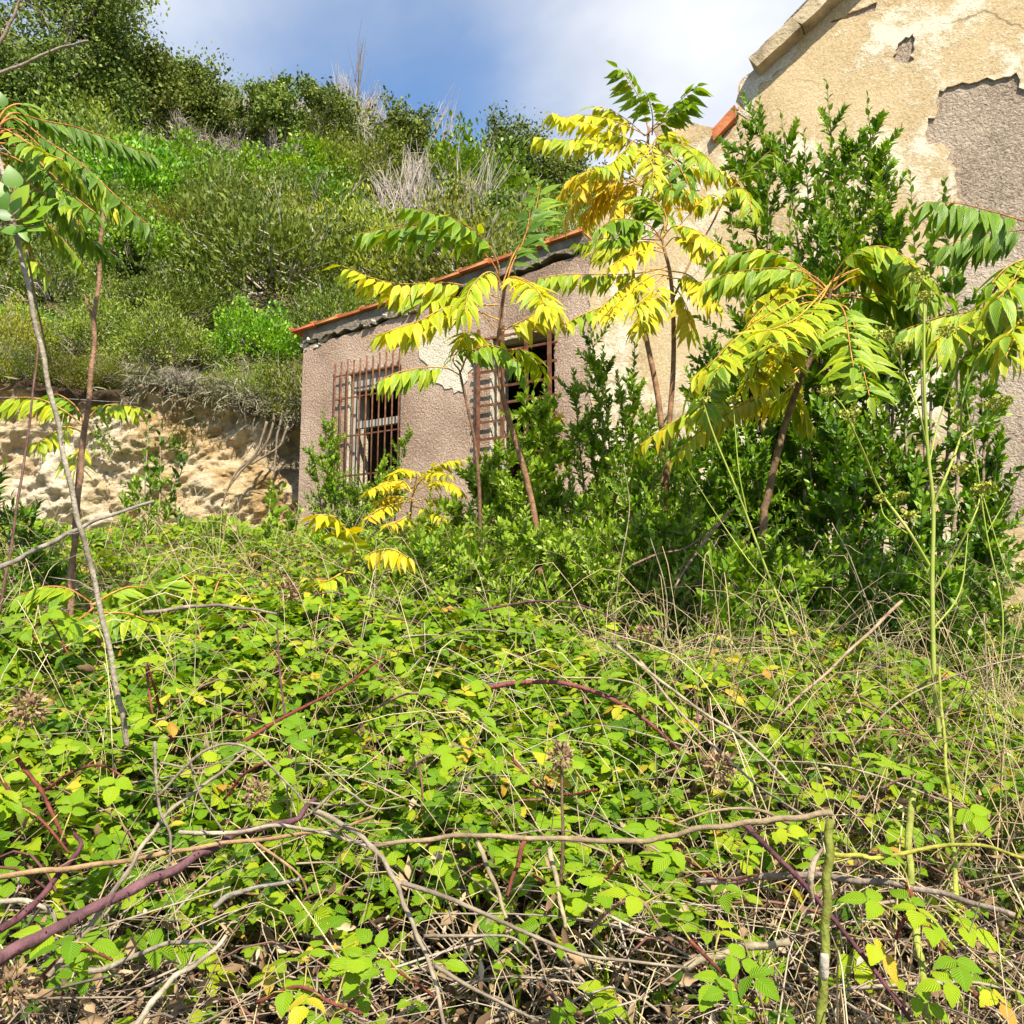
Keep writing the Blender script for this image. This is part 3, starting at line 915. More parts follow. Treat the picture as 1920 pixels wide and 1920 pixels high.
# pale flaking layer: patches one coat thicker, where the wash survives
for k, poly in enumerate([[(1180, 350), (1300, 270), (1330, 330), (1280, 420), (1200, 450)], [(1385, 165), (1470, 75), (1500, 90), (1420, 170), (1400, 250)], [(1770, 490), (1815, 480), (1800, 540), (1775, 545)]]):
    g = Geo(); slab(g, rough_edge([W(*q) for q in poly], .02, .035, True, 20 + k), [], -0.012, -0.005); hpart('pale_coat', g, 'pale_plaster', house)
# cornice: three stone lengths along the gable slope and a worn stump lower down
def cornice(p0, p1, h, name='cornice'):
    g = Geo(); a, b = Vector(p0), Vector(p1); n = Vector((-(b - a).y, (b - a).x)).normalized()
    if n.y < 0: n = -n
    pts = rough_edge([tuple(a - n * h), tuple(b - n * h), tuple(b), tuple(a)], .004, .08, True, int(a.x * 100))
    slab(g, pts, [], -0.15, 0.40)
    return hpart(name, g, 'cornice', house)
c0 = a_ + Vector((0.0, 0.015))
seg = 0.42
for k in range(7):
    cornice(c0 + dirv * (seg * k + .006), c0 + dirv * (seg * (k + 1)), 0.12)
cornice(W(1234, 258), W(1262, 240), 0.10)
# dark roof tiles above the cornice
for k in range(7):
    g = Geo(); q = c0 + dirv * (0.36 + 0.36 * k); q2 = q + dirv * 0.35; up = Vector((-dirv.y, dirv.x))
    slab(g, [tuple(q + up * .004), tuple(q2 + up * .004), tuple(q2 + up * .05), tuple(q + up * .03)], [], -0.10 + random.uniform(-.02, .02), 0.45)
    hpart('roof_tile', g, 'mortar', house)
# the terracotta tile end between the two heights of wall
g = Geo(); a, b = Vector(W(1338, 250)), Vector(W(1381, 203)); n = Vector((0.25, -0.97))
slab(g, [tuple(a + Vector((.012, -.10))), tuple(b + Vector((0, -.11))), tuple(b), tuple(a)], [], -0.06, 0.40)
hpart('roof_tile', g, 'terracotta', house, color=(.9, .85, .8, 1))
for k, (px, py) in enumerate([(1292, 236), (1306, 234), (1322, 238), (1335, 246), (1270, 242), (1392, 150)]):
    u, z = W(px, py); o = link('stone', stone_mesh('stone', .05, .10, .028, 30 + k, 'rubble'), house, (u, 0.1, z)); o.rotation_euler = (0, .2 * k, 0)
g = Geo()                            # rest of the house behind the facade
box(g, UR - .4, UR, .452, 5.0, -.4, peak.y - 1.05)
box(g, UJ + 1.3, UR - .402, 4.6, 5.0, -.4, W(1380, 260)[1])
box(g, W(1386, 200)[0] + .02, W(1386, 200)[0] + .4, .452, 4.598, W(1345, 262)[1] - 2.2, W(1386, 165)[1])
hpart('rear_wall', g, 'grey_render', house)
g = Geo(); q1 = a_; q2 = peak; up = Vector((-dirv.y, dirv.x))
slab(g, [tuple(q1 - up * .12), tuple(q2 - up * .12), tuple(q2 - up * .0), tuple(q1 - up * .0)], [], .455, 5.0)
hpart('roof_deck', g, 'mortar', house)
# ------------------------------------------------------------------ hillside scrub and trees
def hill_hit(px, py):
    """where a pixel's ray meets the hill"""
    d = pix_dir(px, py)
    d = d / d.y
    for k in range(800):
        y = 9.5 + k * 0.05
        p = Vector((0, 0, EYE)) + d * y
        if p.z < float(ground_z(p.x, p.y)):
            return p
    return None


def rand_dirs(n, up=0.0, r=rng):
    d = unit(r.normal(size=(n, 3)))
    d[:, 2] += up
    return unit(d)


def shrub_mesh(kind, seed):
    """a bush about 1 m in radius: bumpy dome of twig sprays; returns foliage mesh and branches mesh"""
    r = np.random.default_rng(seed)
    ph = r.uniform(0, 6.28, 6)
    spec = {'olive': dict(T=T_TINY, ns=260, nl=46, L=.062, w=.7, up=.9, spread=.085, mat='scrub_olive', sq=.85, twigs=110),
            'bright': dict(T=T_SMALL, ns=250, nl=26, L=.072, w=1.15, up=.55, spread=.09, mat='scrub_bright', sq=.8, twigs=40),
            'mid': dict(T=T_TINY, ns=270, nl=42, L=.064, w=.9, up=.6, spread=.09, mat='scrub_mid', sq=.85, twigs=110),
            'grey': dict(T=T_TINY, ns=110, nl=12, L=.055, w=.5, up=.6, spread=.13, mat='scrub_grey', sq=.8, twigs=330),
            'bare': dict(T=T_TINY, ns=60, nl=6, L=.05, w=.5, up=.9, spread=.1, mat='scrub_grey', sq=1.9, twigs=330)}[kind]
    ns, nl = spec['ns'], spec['nl']
    d = unit(r.normal(size=(ns, 3))); d[:, 2] = np.abs(d[:, 2]) * 1.0 - 0.12; d = unit(d)
    az = np.arctan2(d[:, 1], d[:, 0])
    rad = 1 + .18 * np.sin(2 * az + ph[0]) + .18 * np.sin(3 * az + ph[1] + 3 * d[:, 2]) + .22 * np.sin(5 * az + ph[2] + 6 * d[:, 2]) * np.cos(4 * d[:, 2] + ph[3])
    depth = r.uniform(.3, 1.0, ns) ** .38
    c = d * (rad * depth)[:, None] * np.array([1, 1, spec['sq']])
    g = Geo()
    tone = r.normal(.5, .16, ns)
    pos = np.repeat(c, nl, 0) + r.normal(0, spec['spread'], (ns * nl, 3))
    dr = unit(np.repeat(d, nl, 0) * .7 + r.normal(0, .55, (ns * nl, 3)) + np.array([0, 0, spec['up']]))
    nor = unit(r.normal(0, .7, (ns * nl, 3)) + np.array([.1, -.5, .8]))
    tint = np.clip(np.repeat(tone, nl) + r.normal(0, .16, ns * nl), 0, 1)
    scatter(g, spec['T'], pos, dr, nor, spec['L'] * r.uniform(.6, 1.25, ns * nl), tint, spec['w'])
    fol = g.mesh('foliage', M[spec['mat']])
    g = Geo()
    for k in range(spec['twigs']):
        i = r.integers(ns)
        tip = c[i] * r.uniform(.9, 1.12) + r.normal(0, .06, 3)
        base = np.array([r.normal(0, .12), r.normal(0, .12), -.25]) if kind != 'bare' else np.array([r.normal(0, .4), r.normal(0, .4), -.3])
        s = r.uniform(0.45, .75) if kind not in ('bare',) else 0
        a = base * (1 - s) + tip * s
        mid = (a + tip) / 2 + r.normal(0, .07, 3)
        rr = .016 if kind in ('grey', 'bare') else .012
        tube(g, [a, mid, tip], [rr, rr * .7, rr * .3], 3)
        for q in range(2 if kind in ('grey', 'bare') else 1):
            e = mid + (tip - mid) * r.uniform(.1, .6)
            t2 = e + (tip - a) * .35 + r.normal(0, .13, 3)
            tube(g, [e, (e + t2) / 2 + r.normal(0, .02, 3), t2], [rr * .6, rr * .45, rr * .25], 3)
    br = g.mesh('branches', M['pale_twig'])
    return fol, br


SHRUB_WORDS = {'olive': 'olive green heath bush',
               'bright': 'fresh green broad leaved bush',
               'mid': 'dull green dense bush',
               'grey': 'half dead grey twiggy bush',
               'bare': 'bare bush of pale upright twigs'}
protos = {}
for kind in SHRUB_WORDS:
    protos[kind] = []
    for s in range(3):
        fol, br = shrub_mesh(kind, 100 + s * 7 + len(kind))
        o = bpy.data.objects.new('bush', fol)
        b = bpy.data.objects.new('branches', br); b.parent = o; COL.objects.link(b)
        protos[kind].append(o)


def pick_kind(px, py, r):
    if 600 < px < 930 and py < 480 and r.random() < .5: return 'bare'
    if 430 < px < 680 and 215 < py < 330 and r.random() < .7: return r.choice(['grey', 'bare'])
    if 500 < px < 660 and 310 < py < 420 and r.random() < .6: return 'bright'
    if px < 450 and py > 530: return r.choice(['bright', 'bright', 'bright', 'mid', 'mid', 'mid', 'olive', 'bright', 'grey'])
    if py < 500: return r.choice(['olive', 'olive', 'mid', 'mid', 'mid', 'bright', 'bright', 'olive', 'mid', 'mid', 'bright', 'mid', 'grey'])
    return r.choice(['olive', 'olive', 'mid', 'mid', 'mid', 'bright', 'bright', 'bright', 'mid', 'bright', 'grey'])


placed = []
used = {k: [0, 0, 0] for k in protos}
pr = random.Random(4)
rows = {}
tries = 0
while tries < 9000 and len(placed) < 360:
    tries += 1
    x = pr.uniform(-17, 5); y = pr.uniform(10.3, 30)
    if tries < 400: x = pr.uniform(-9, -1.0); y = float(bank_y(x)) + pr.uniform(.26, .5)
    if y < float(bank_y(x)) + .25: continue
    z = float(ground_z(x, y))
    px, py = proj((x, y, z))
    if px < -160 or px > 1250: continue
    if y - float(bank_y(x)) > 17.6: continue
    near = y - float(bank_y(x)) < 2
    sc = pr.uniform(.5, .8) if near else pr.uniform(.75, 1.6)
    sc *= 1 + (y - 10) * .012
    if any((x - a) ** 2 + (y - b) ** 2 < ((sc + c) * .55) ** 2 for a, b, c in placed): continue
    kind = pick_kind(px, py, pr)
    k = pr.randrange(3)
    p0 = protos[kind][k]
    if used[kind][k] == 0:
        o = p0; COL.objects.link(o)
    else:
        o = copy_tree(p0)
    used[kind][k] += 1
    o.location = (x, y, z + .12 * sc); o.rotation_euler = (pr.uniform(-.15, .15), pr.uniform(-.15, .15), pr.uniform(0, 6.28))
    s2 = sc * (.72 if kind == 'bare' else 1)
    o.scale = (s2, s2, s2 * pr.uniform(.85, 1.2))
    rows.setdefault(int((y - float(bank_y(x)) - .25) / 1.6), []).append((x, o, kind))
    placed.append((x, y, sc))
for kind in protos:
    for k in range(3):
        if used[kind][k] == 0:
            for ch in list(protos[kind][k].children): bpy.data.objects.remove(ch)
            bpy.data.objects.remove(protos[kind][k])


ORD = ['first', 'second', 'third', 'fourth', 'fifth', 'sixth', 'seventh', 'eighth', 'ninth', 'tenth', 'eleventh', 'twelfth', 'thirteenth', 'fourteenth',
       'fifteenth', 'sixteenth', 'seventeenth', 'eighteenth', 'nineteenth', 'twentieth', 'twenty-first', 'twenty-second', 'twenty-third', 'twenty-fourth', 'twenty-fifth', 'twenty-sixth', 'twenty-seventh', 'twenty-eighth', 'twenty-ninth',
       'thirtieth', 'thirty-first', 'thirty-second', 'thirty-third', 'thirty-fourth', 'thirty-fifth', 'thirty-sixth', 'thirty-seventh', 'thirty-eighth', 'thirty-ninth', 'fortieth', 'forty-first', 'forty-second', 'forty-third']
lip = []
lx = -10.4
while lx < -1.2:
    lx += pr.uniform(.22, .42)
    if lx > -4.3 and pr.random() < .45: continue
    kind = pr.choice(['bright', 'mid', 'olive', 'mid', 'bright', 'olive']) if lx < -4.3 else pr.choice(['olive', 'grey', 'grey', 'mid'])
    o = copy_tree(protos[kind][pr.randrange(3)]) if min(used[kind]) > 0 else None
    if o is None: continue
    sc = pr.uniform(.30, .52) if lx < -4.3 else pr.uniform(.22, .36)
    o.location = (lx, float(bank_y(lx)) + pr.uniform(-.02, .30), BANK_TOP + .02 - .42 * float(smooth(-4.2, -2.4, lx)) + pr.uniform(-.02, .08))
    o.rotation_euler = (pr.uniform(-.2, .2), pr.uniform(-.2, .2), pr.uniform(0, 6.28)); o.scale = (sc, sc, sc * pr.uniform(.8, 1.1))
    lip.append((lx, o, kind))
for i, (x, o, kind) in enumerate(lip):
    tag(o, 'small %s, %s from left at the very edge of the bank' % (SHRUB_WORDS[kind], ORD[i]), 'bush', 'bushes covering the hillside')
for row, mem in rows.items():
    mem.sort(key=lambda m: m[0])
    in_row = 'in hillside row %s' % ['one', 'two', 'three', 'four', 'five', 'six', 'seven', 'eight', 'nine', 'ten', 'eleven', 'twelve', 'thirteen'][row]
    where = 'along the bank lip' if row == 0 else in_row
    for i, (x, o, kind) in enumerate(mem):
        tag(o, '%s, %s from left %s' % (SHRUB_WORDS[kind], ORD[min(i, 42)], where), 'bush', 'bushes covering the hillside')


def tree(base, height, width, label, seed, lean=0.0, leaves=9000, L=.105, open_=.0, clear=.18):
    """evergreen tree: tapered trunk, forking limbs, leaf sprays round the limb ends"""
    r = np.random.default_rng(seed)
    root = empty('evergreen_tree', base, label, 'tree', None)
    gt, gl = Geo(), Geo()
    trunk = [np.array([0, 0, -.3])]
    nseg = 6
    for i in range(1, nseg + 1):
        t = i / nseg
        trunk.append(np.array([lean * height * t + r.normal(0, .04) * height * .3, r.normal(0, .03) * height * .3, height * .8 * t]))
    tr = spline([Vector(p) for p in trunk], 3)
    tube(gt, tr, np.linspace(.055, .018, len(tr)) * height * .5, 7)
    tips = []
    nlimb = 15
    for k in range(nlimb):
        t = clear + (1 - clear) * (k + r.uniform(0, 1)) / nlimb
        p = np.array(tr[min(len(tr) - 1, int(t * (len(tr) - 1)))])
        az = k * 2.4 + r.uniform(-.4, .4)
        reach = width * .5 * (math.sin(math.pi * (.16 + .78 * t)) ** .7) * r.uniform(.7, 1.15)
        end = p + np.array([math.cos(az) * reach, math.sin(az) * reach, reach * r.uniform(.35, .9) + (.12 * height if t > .8 else 0)])
        mid = (p + end) / 2 + np.array([0, 0, -.08 * reach]) + r.normal(0, .06, 3)
        pts = spline([Vector(p), Vector(mid), Vector(end)], 4)
        tube(gl, pts, np.linspace(.018, .006, len(pts)) * height * .45, 4)
        for j in range(8):
            q = np.array(pts[r.integers(2, len(pts))])
            e2 = q + unit(r.normal(size=3) + np.array([math.cos(az) * .5, math.sin(az) * .5, .55])) * reach * r.uniform(.3, .7)
            tube(gl, [q, (q + e2) / 2 + r.normal(0, .03, 3), e2], [.011, .008, .004], 3)
            tips.append(e2); tips.append((q + e2) / 2)
    tips = np.array(tips)
    nt_ = len(tips)
    nl = int(leaves * 1.8 / nt_)
    tone = r.normal(.48, .14, nt_)
    sp = .075 * width * (1 - open_)
    pos = np.repeat(tips, nl, 0) + r.normal(0, sp, (nt_ * nl, 3))
    n = len(pos)
    dr = unit(r.normal(0, .7, (n, 3)) + np.array([0, 0, .45])); nor = unit(r.normal(0, .7, (n, 3)) + np.array([.1, -.4, .8]))
    gf = Geo()
    scatter(gf, T_SMALL, pos, dr, nor, L * r.uniform(.6, 1.2, n), np.clip(np.repeat(tone, nl) + r.normal(0, .18, n), 0, 1), 1.1)
    link('trunk', gt.mesh('trunk', M['bark']), root)
    link('limbs', gl.mesh('limbs', M['bark']), root)
    link('crown', gf.mesh('crown', M['oak_leaf']), root)
    return root


def tree_px(px, py_base, py_top, w_px, label, seed, dep=None, **k):
    h = hill_hit(px, py_base)
    if h is None or dep:
        q = P(px, py_base, dep or 24.0); h = Vector((q.x, q.y, float(ground_z(q.x, q.y))))
    top = P(px, py_top, h.y)
    width = w_px / F * h.y
    return tree(h - Vector((0, 0, .1)), (top.z - h.z) * 1.06, width * 1.12, label, seed, **k)


tree_px(100, 330, -300, 265, 'big dense evergreen tree filling the top left corner of the hillside', 1, leaves=17000)
tree_px(235, 320, 105, 150, 'evergreen tree leaning against the right side of the biggest hillside tree', 2, leaves=9000)
tree_px(318, 300, 120, 165, 'rounded evergreen tree at the right end of the dense hillside grove', 3, leaves=9500)
tree_px(372, 300, 190, 110, 'small evergreen tree at the outer edge of the hillside grove', 4, leaves=4500)
tree_px(20, 360, 120, 210, 'evergreen tree at the left edge below the biggest tree', 5, leaves=9500)
tree_px(-90, 330, 40, 260, 'dark evergreen tree mostly beyond the left edge of view', 6, leaves=8000)
tree_px(508, 310, 155, 120, 'slender dark tree alone on the ridge, taller of the two', 7, leaves=5600, open_=.3, clear=.3)
tree_px(612, 310, 185, 135, 'dark ridge tree with two crowns to the right of the slender one', 8, leaves=6200, open_=.3, clear=.25)
tree_px(765, 400, 215, 135, 'sparse ridge tree standing among bare pale twigs', 9, leaves=5000, open_=.2, clear=.3)
tree_px(965, 430, 250, 150, 'grey green ridge tree behind the yellow sapling', 10, leaves=6500, open_=.15)
tree_px(1050, 440, 300, 130, 'small ridge tree just left of the ochre gable', 11, leaves=5000, open_=.1)
tree_px(900, 470, 385, 130, 'low round evergreen above the annex roof', 12, leaves=5200)
# ------------------------------------------------------------------ trees of heaven (compound fronds, each leaflet an object)
def leaflet_meshes(name, n, rows, w, mat, bend=(.05, .5), fold=(.1, .4), serr=0.0, pleat=0.0, wf=None):
    out = []
    for k in range(n):
        tv, tf, ta = leaf_tmpl(rows, (lambda t, w=w: (wf or lance)(t, w)), random.uniform(*bend), random.uniform(*fold), serr, pleat, random.uniform(-.35, .35))
        g = Geo(); a = np.zeros((len(tv), 3)); a[:, :2] = ta; a[:, 2] = .5
        g.add(tv, tf, a)
        out.append(g.mesh(name, M[mat]))
    return out


LEAFLETS = leaflet_meshes('leaflet', 10, 4, .148, 'ailanthus_leaf')
N_LEAFLET = 0


def frame(x, z):
    x = x.normalized(); z = (z - x * z.dot(x)); z = z.normalized() if z.length > 1e-5 else x.orthogonal().normalized()
    y = z.cross(x)
    return Matrix((x, y, z)).transposed()


UP = Vector((0, 0, 1))


def frond(root, pts, hue, pairs, L, droop, scale=1.0, start=.28, col=(.42, .16, .05)):
    """one compound leaf: a curved rachis with paired leaflets; pts are world points from stem to tip"""
    global N_LEAFLET
    pairs = round(pairs * 1.55); droop = droop * .85; L = L * 1.03 * scale
    sp = spline(pts, 6)
    o0 = root.location
    g = Geo()
    tube(g, [p - o0 for p in sp], np.linspace(.0042, .0016, len(sp)), 4)
    yel = max(0, min(1, (hue - .3) * 1.6))
    fr = link('frond', g.mesh('frond', M['stem']), root, color=(.45 + .25 * yel, .20 + .26 * yel, .06, 1))
    cum = [0]
    for a, b in zip(sp, sp[1:]): cum.append(cum[-1] + (b - a).length)
    tot = cum[-1]

    def at(t):
        s = t * tot
        for i in range(len(sp) - 1):
            if cum[i + 1] >= s:
                k = (s - cum[i]) / max(1e-6, cum[i + 1] - cum[i])
                return sp[i].lerp(sp[i + 1], k), (sp[i + 1] - sp[i]).normalized()
        return sp[-1], (sp[-1] - sp[-2]).normalized()
    r = random
    fh = hue + r.gauss(0, .05)
    for k in range(pairs + 1):
        t = start + (1 - start) * k / pairs
        p, tg = at(min(t, 1))
        lat = tg.cross(UP)
        lat = lat.normalized() if lat.length > .15 else tg.cross(Vector((0, 1, 0))).normalized()
        prof = .72 + .38 * math.sin(math.pi * min(1, (k + .8) / (pairs + 1.2))) ** .8
        sides = (1, -1) if k < pairs else (0,)
        for s in sides:
            if r.random() < .035: continue
            dr = droop + r.gauss(0, .17)
            fwd = .38 + .25 * (k / pairs) + r.gauss(0, .14)
            if s:
                d = lat * s * (1 - .55 * dr) + tg * fwd - UP * dr * 1.15
            else:
                d = tg - UP * dr * .7
            d = d.normalized()
            z = tg.cross(d) if s else lat.cross(d)
            if z.dot(UP + lat * (.6 * s)) < 0: z = -z
            z = z + Vector((r.gauss(0, .18), r.gauss(0, .18), r.gauss(0, .12)))
            m = frame(d, z)
            ll = L * prof * r.uniform(.88, 1.1)
            o = bpy.data.objects.new('leaflet', r.choice(LEAFLETS)); COL.objects.link(o)
            o.parent = fr
            o.matrix_basis = Matrix.Translation(p + d * .006 - o0) @ m.to_4x4() @ Matrix.Diagonal((ll, ll * r.uniform(.9, 1.15), ll, 1))
            h = max(0, min(1, fh + r.gauss(0, .09) + (.25 if r.random() < .06 else 0)))
            o.color = (h, h, h, 1)
            N_LEAFLET += 1
    return fr


def sapling(trunk_px, d, r0, r1, label, fronds, extra=(), bark=(.36, .20, .11, 1), d_top=None, group=None, scale=1.0, dense=0):
    """trunk_px from base to top at distance d; each frond: (pixel points, tip distance offset, hue, pairs, leaflet length, droop)"""
    d_top = d if d_top is None else d_top
    n = len(trunk_px)
    pts = [P(x, y, d + (d_top - d) * i / (n - 1)) for i, (x, y) in enumerate(trunk_px)]
    base = pts[0].copy()
    gz = float(ground_z(base.x, base.y)) - .05
    if base.z > gz:
        pts = [Vector((base.x, base.y, gz))] + pts
        base = pts[0].copy()
    root = empty('tree_of_heaven', base, label, 'young tree', group)
    sp = spline([p - base for p in pts], 6)
    g = Geo(); tube(g, sp, np.linspace(r0, r1, len(sp)), 7)
    link('trunk', g.mesh('trunk', M['stem']), root, color=(bark[0]*.7, bark[1]*.7, bark[2]*.7, 1))
    for e in extra:
        q = [P(x, y, d_top + dd) - base for (x, y, dd) in e[0]]
        g = Geo(); s2 = spline(q, 5); tube(g, s2, np.linspace(e[1], e[1] * .6, len(s2)), 6)
        link('branch', g.mesh('branch', M['stem']), root, color=(bark[0]*.7, bark[1]*.7, bark[2]*.7, 1))
    rs = random.Random(len(label))
    more = []
    for k in range(dense):
        f = fronds[k % len(fronds)]
        (x0, y0) = f[0][0]; a = math.radians(rs.uniform(-26, 26)); s = rs.uniform(.6, .95); ox, oy = rs.uniform(-8, 8), rs.uniform(-12, 16)
        q = [(x0 + ox + s * ((x - x0) * math.cos(a) - (y - y0) * math.sin(a)), y0 + oy + s * ((x - x0) * math.sin(a) + (y - y0) * math.cos(a))) for x, y in f[0]]
        more.append((q, f[1], f[2] + rs.uniform(-.3, .3), f[3] + rs.gauss(0, .06), max(5, round(f[4] * (s + .1))), f[5] * .92, f[6] * rs.uniform(.6, 1)))
    for fpx, dd0, dd1, hue, pairs, L, droop in list(fronds) + more:
        k = len(fpx) - 1
        w = [P(x, y, d_top + dd0 + (dd1 - dd0) * i / k) for i, (x, y) in enumerate(fpx)]
        frond(root, w, hue, pairs, L, droop, scale)
    return root


# centre sapling in front of the annex
sapling([(1012, 1060), (1005, 985), (985, 890), (958, 800), (940, 730), (934, 660), (938, 600), (944, 555), (946, 530)], 3.9, .017, .008,
        'slim young tree with orange brown stem in front of the right barred window', [
    ([(938, 545), (925, 495), (870, 447), (800, 427), (735, 428), (668, 440)], 0, -.15, .22, 11, .125, .62),
    ([(940, 540), (962, 480), (985, 440), (1003, 395), (1013, 348)], 0, .25, .18, 9, .125, .35),
    ([(938, 560), (900, 545), (840, 530), (750, 532), (695, 520), (642, 498)], 0, -.2, .66, 9, .115, .80),
    ([(936, 600), (890, 582), (840, 575), (790, 600), (745, 615), (715, 628)], 0, -.35, .62, 7, .125, .55),
    ([(944, 545), (955, 520), (985, 525), (1015, 545), (1035, 575)], 0, -.45, .68, 10, .12, .65),
    ([(944, 535), (925, 512), (905, 515), (880, 545), (872, 585)], 0, -.45, .60, 8, .12, .7),
    ([(934, 625), (985, 598), (1020, 582), (1050, 590)], 0, -.1, .74, 6, .12, .75),
    ([(934, 655), (900, 640), (880, 622), (862, 640)], 0, -.2, .70, 5, .12, .6),
    ([(934, 660), (975, 655), (1000, 668), (1020, 700)], 0, .2, .45, 6, .10, .6),
], dense=5)
# thin neighbour to its left
sapling([(900, 1230), (898, 1130), (900, 960), (893, 850), (880, 780), (865, 712), (862, 695)], 3.7, .011, .005,
        'thin young tree with crooked dark stem left of the orange stemmed one', [
    ([(865, 705), (835, 690), (790, 690), (750, 697), (712, 712)], 0, -.15, .50, 8, .105, .95),
    ([(864, 697), (880, 662), (915, 648), (945, 655), (975, 682)], 0, -.1, .35, 8, .105, .9),
    ([(862, 695), (850, 672), (880, 640), (930, 640)], 0, .3, .35, 6, .10, .6),
], bark=(.22, .12, .075, 1))
# tall yellow one against the sky
sapling([(1245, 1040), (1240, 800), (1215, 650), (1190, 545), (1185, 470), (1195, 400), (1208, 350), (1212, 300), (1216, 250), (1216, 238)], 4.7, .019, .006,
        'tallest young tree with yellow fronds rising above the gable wall into the sky', [
    ([(1216, 245), (1205, 200), (1190, 168), (1172, 140), (1160, 128)], 0, -.1, .36, 9, .115, .55),
    ([(1217, 245), (1240, 222), (1265, 198), (1290, 175), (1305, 163)], 0, -.15, .33, 9, .115, .5),
    ([(1214, 255), (1180, 238), (1130, 220), (1085, 215), (1050, 222)], 0, -.2, .70, 9, .115, .75),
    ([(1212, 285), (1180, 275), (1110, 262), (1050, 262), (1000, 256)], 0, -.25, .60, 10, .11, .9),
    ([(1212, 275), (1190, 262), (1170, 285), (1140, 310), (1110, 312)], 0, -.5, .62, 10, .11, .6),
    ([(1212, 300), (1195, 282), (1210, 290), (1225, 315), (1222, 345)], 0, -.6, .66, 8, .11, .6),
    ([(1212, 300), (1240, 275), (1285, 272), (1320, 290), (1350, 325)], 0, -.3, .48, 10, .11, .7),
    ([(1212, 305), (1235, 290), (1265, 300), (1285, 335), (1295, 360)], 0, -.55, .25, 8, .115, .45),
    ([(1210, 335), (1250, 318), (1300, 310), (1345, 320), (1385, 335)], 0, .2, .75, 10, .105, .9),
    ([(1208, 348), (1170, 322), (1120, 318), (1070, 335), (1045, 372)], 0, .2, .88, 11, .105, .8),
    ([(1206, 350), (1180, 335), (1140, 350), (1110, 385), (1095, 425)], 0, .1, .92, 10, .105, .75),
    ([(1206, 352), (1185, 345), (1165, 370), (1150, 405)], 0, -.2, .90, 8, .10, .7),
    ([(1208, 350), (1240, 340), (1275, 350), (1310, 372)], 0, .2, .86, 9, .105, .85),
    ([(1200, 380), (1170, 362), (1130, 375), (1085, 405)], 0, .2, .95, 9, .10, .8),
    ([(1200, 380), (1240, 365), (1290, 360), (1330, 372)], 0, .4, .85, 8, .10, .8),
    ([(1205, 350), (1160, 335), (1110, 345), (1070, 390), (1060, 420)], .1, .1, .84, 9, .10, .8),
    ([(1150, 345), (1130, 325), (1095, 340), (1075, 365)], .1, -.1, .9, 8, .10, .7),
    ([(1212, 290), (1165, 255), (1120, 250), (1080, 262)], .1, .1, .62, 9, .10, .8),
    ([(1213, 285), (1235, 255), (1262, 250), (1280, 265)], .1, .2, .72, 8, .10, .6),
    ([(1208, 345), (1225, 325), (1250, 335), (1262, 365)], 0, -.4, .8, 8, .10, .6),
    ([(1150, 360), (1165, 380), (1150, 410), (1130, 440)], 0, -.2, .9, 8, .10, .7),
], extra=[([(1185, 500, .0), (1165, 430, .05), (1152, 360, .1), (1143, 310, .1)], .009)], dense=14)
# shorter yellow one under it
sapling([(1250, 900), (1262, 700), (1262, 580), (1256, 511), (1246, 470), (1241, 447)], 4.2, .016, .006,
        'yellow green young tree below the tallest one, in front of the ochre wall', [
    ([(1241, 450), (1220, 425), (1185, 412), (1150, 412), (1125, 428)], 0, -.25, .25, 9, .115, .55),
    ([(1242, 447), (1250, 410), (1235, 382), (1215, 372), (1190, 372)], 0, .1, .38, 9, .11, .55),
    ([(1242, 447), (1262, 425), (1295, 428), (1325, 445), (1350, 462)], 0, -.25, .66, 10, .115, .6),
    ([(1240, 450), (1180, 448), (1130, 447), (1085, 455)], 0, .3, .40, 9, .10, .95),
    ([(1248, 475), (1215, 468), (1180, 478), (1140, 500)], 0, -.3, .72, 8, .11, .7),
    ([(1252, 500), (1200, 512), (1120, 515), (1060, 514), (1008, 522)], 0, -.2, .60, 10, .105, 1.0),
    ([(1256, 510), (1225, 505), (1180, 530), (1135, 570), (1118, 590)], 0, -.35, .80, 8, .115, .75),
    ([(1258, 515), (1240, 540), (1215, 580), (1195, 610)], 0, -.5, .74, 8, .115, .6),
    ([(1256, 508), (1290, 515), (1320, 540), (1345, 570)], 0, -.3, .70, 9, .115, .6),
    ([(1258, 530), (1280, 560), (1290, 600), (1298, 625)], 0, -.1, .85, 6, .11, .7),
    ([(1262, 560), (1230, 560), (1205, 590), (1190, 620)], 0, -.2, .78, 7, .11, .6),
    ([(1340, 412), (1358, 370), (1375, 352), (1400, 360), (1410, 395)], .2, 0, .62, 7, .11, .7),
    ([(1342, 405), (1350, 375), (1330, 365), (1310, 385)], .2, .1, .66, 6, .105, .7),
    ([(1348, 395), (1370, 355), (1415, 310), (1445, 285), (1470, 310)], .2, .1, .30, 8, .115, .5),
], extra=[([(1262, 560, 0), (1300, 480, .1), (1335, 420, .2), (1355, 372, .2)], .007)], dense=9)
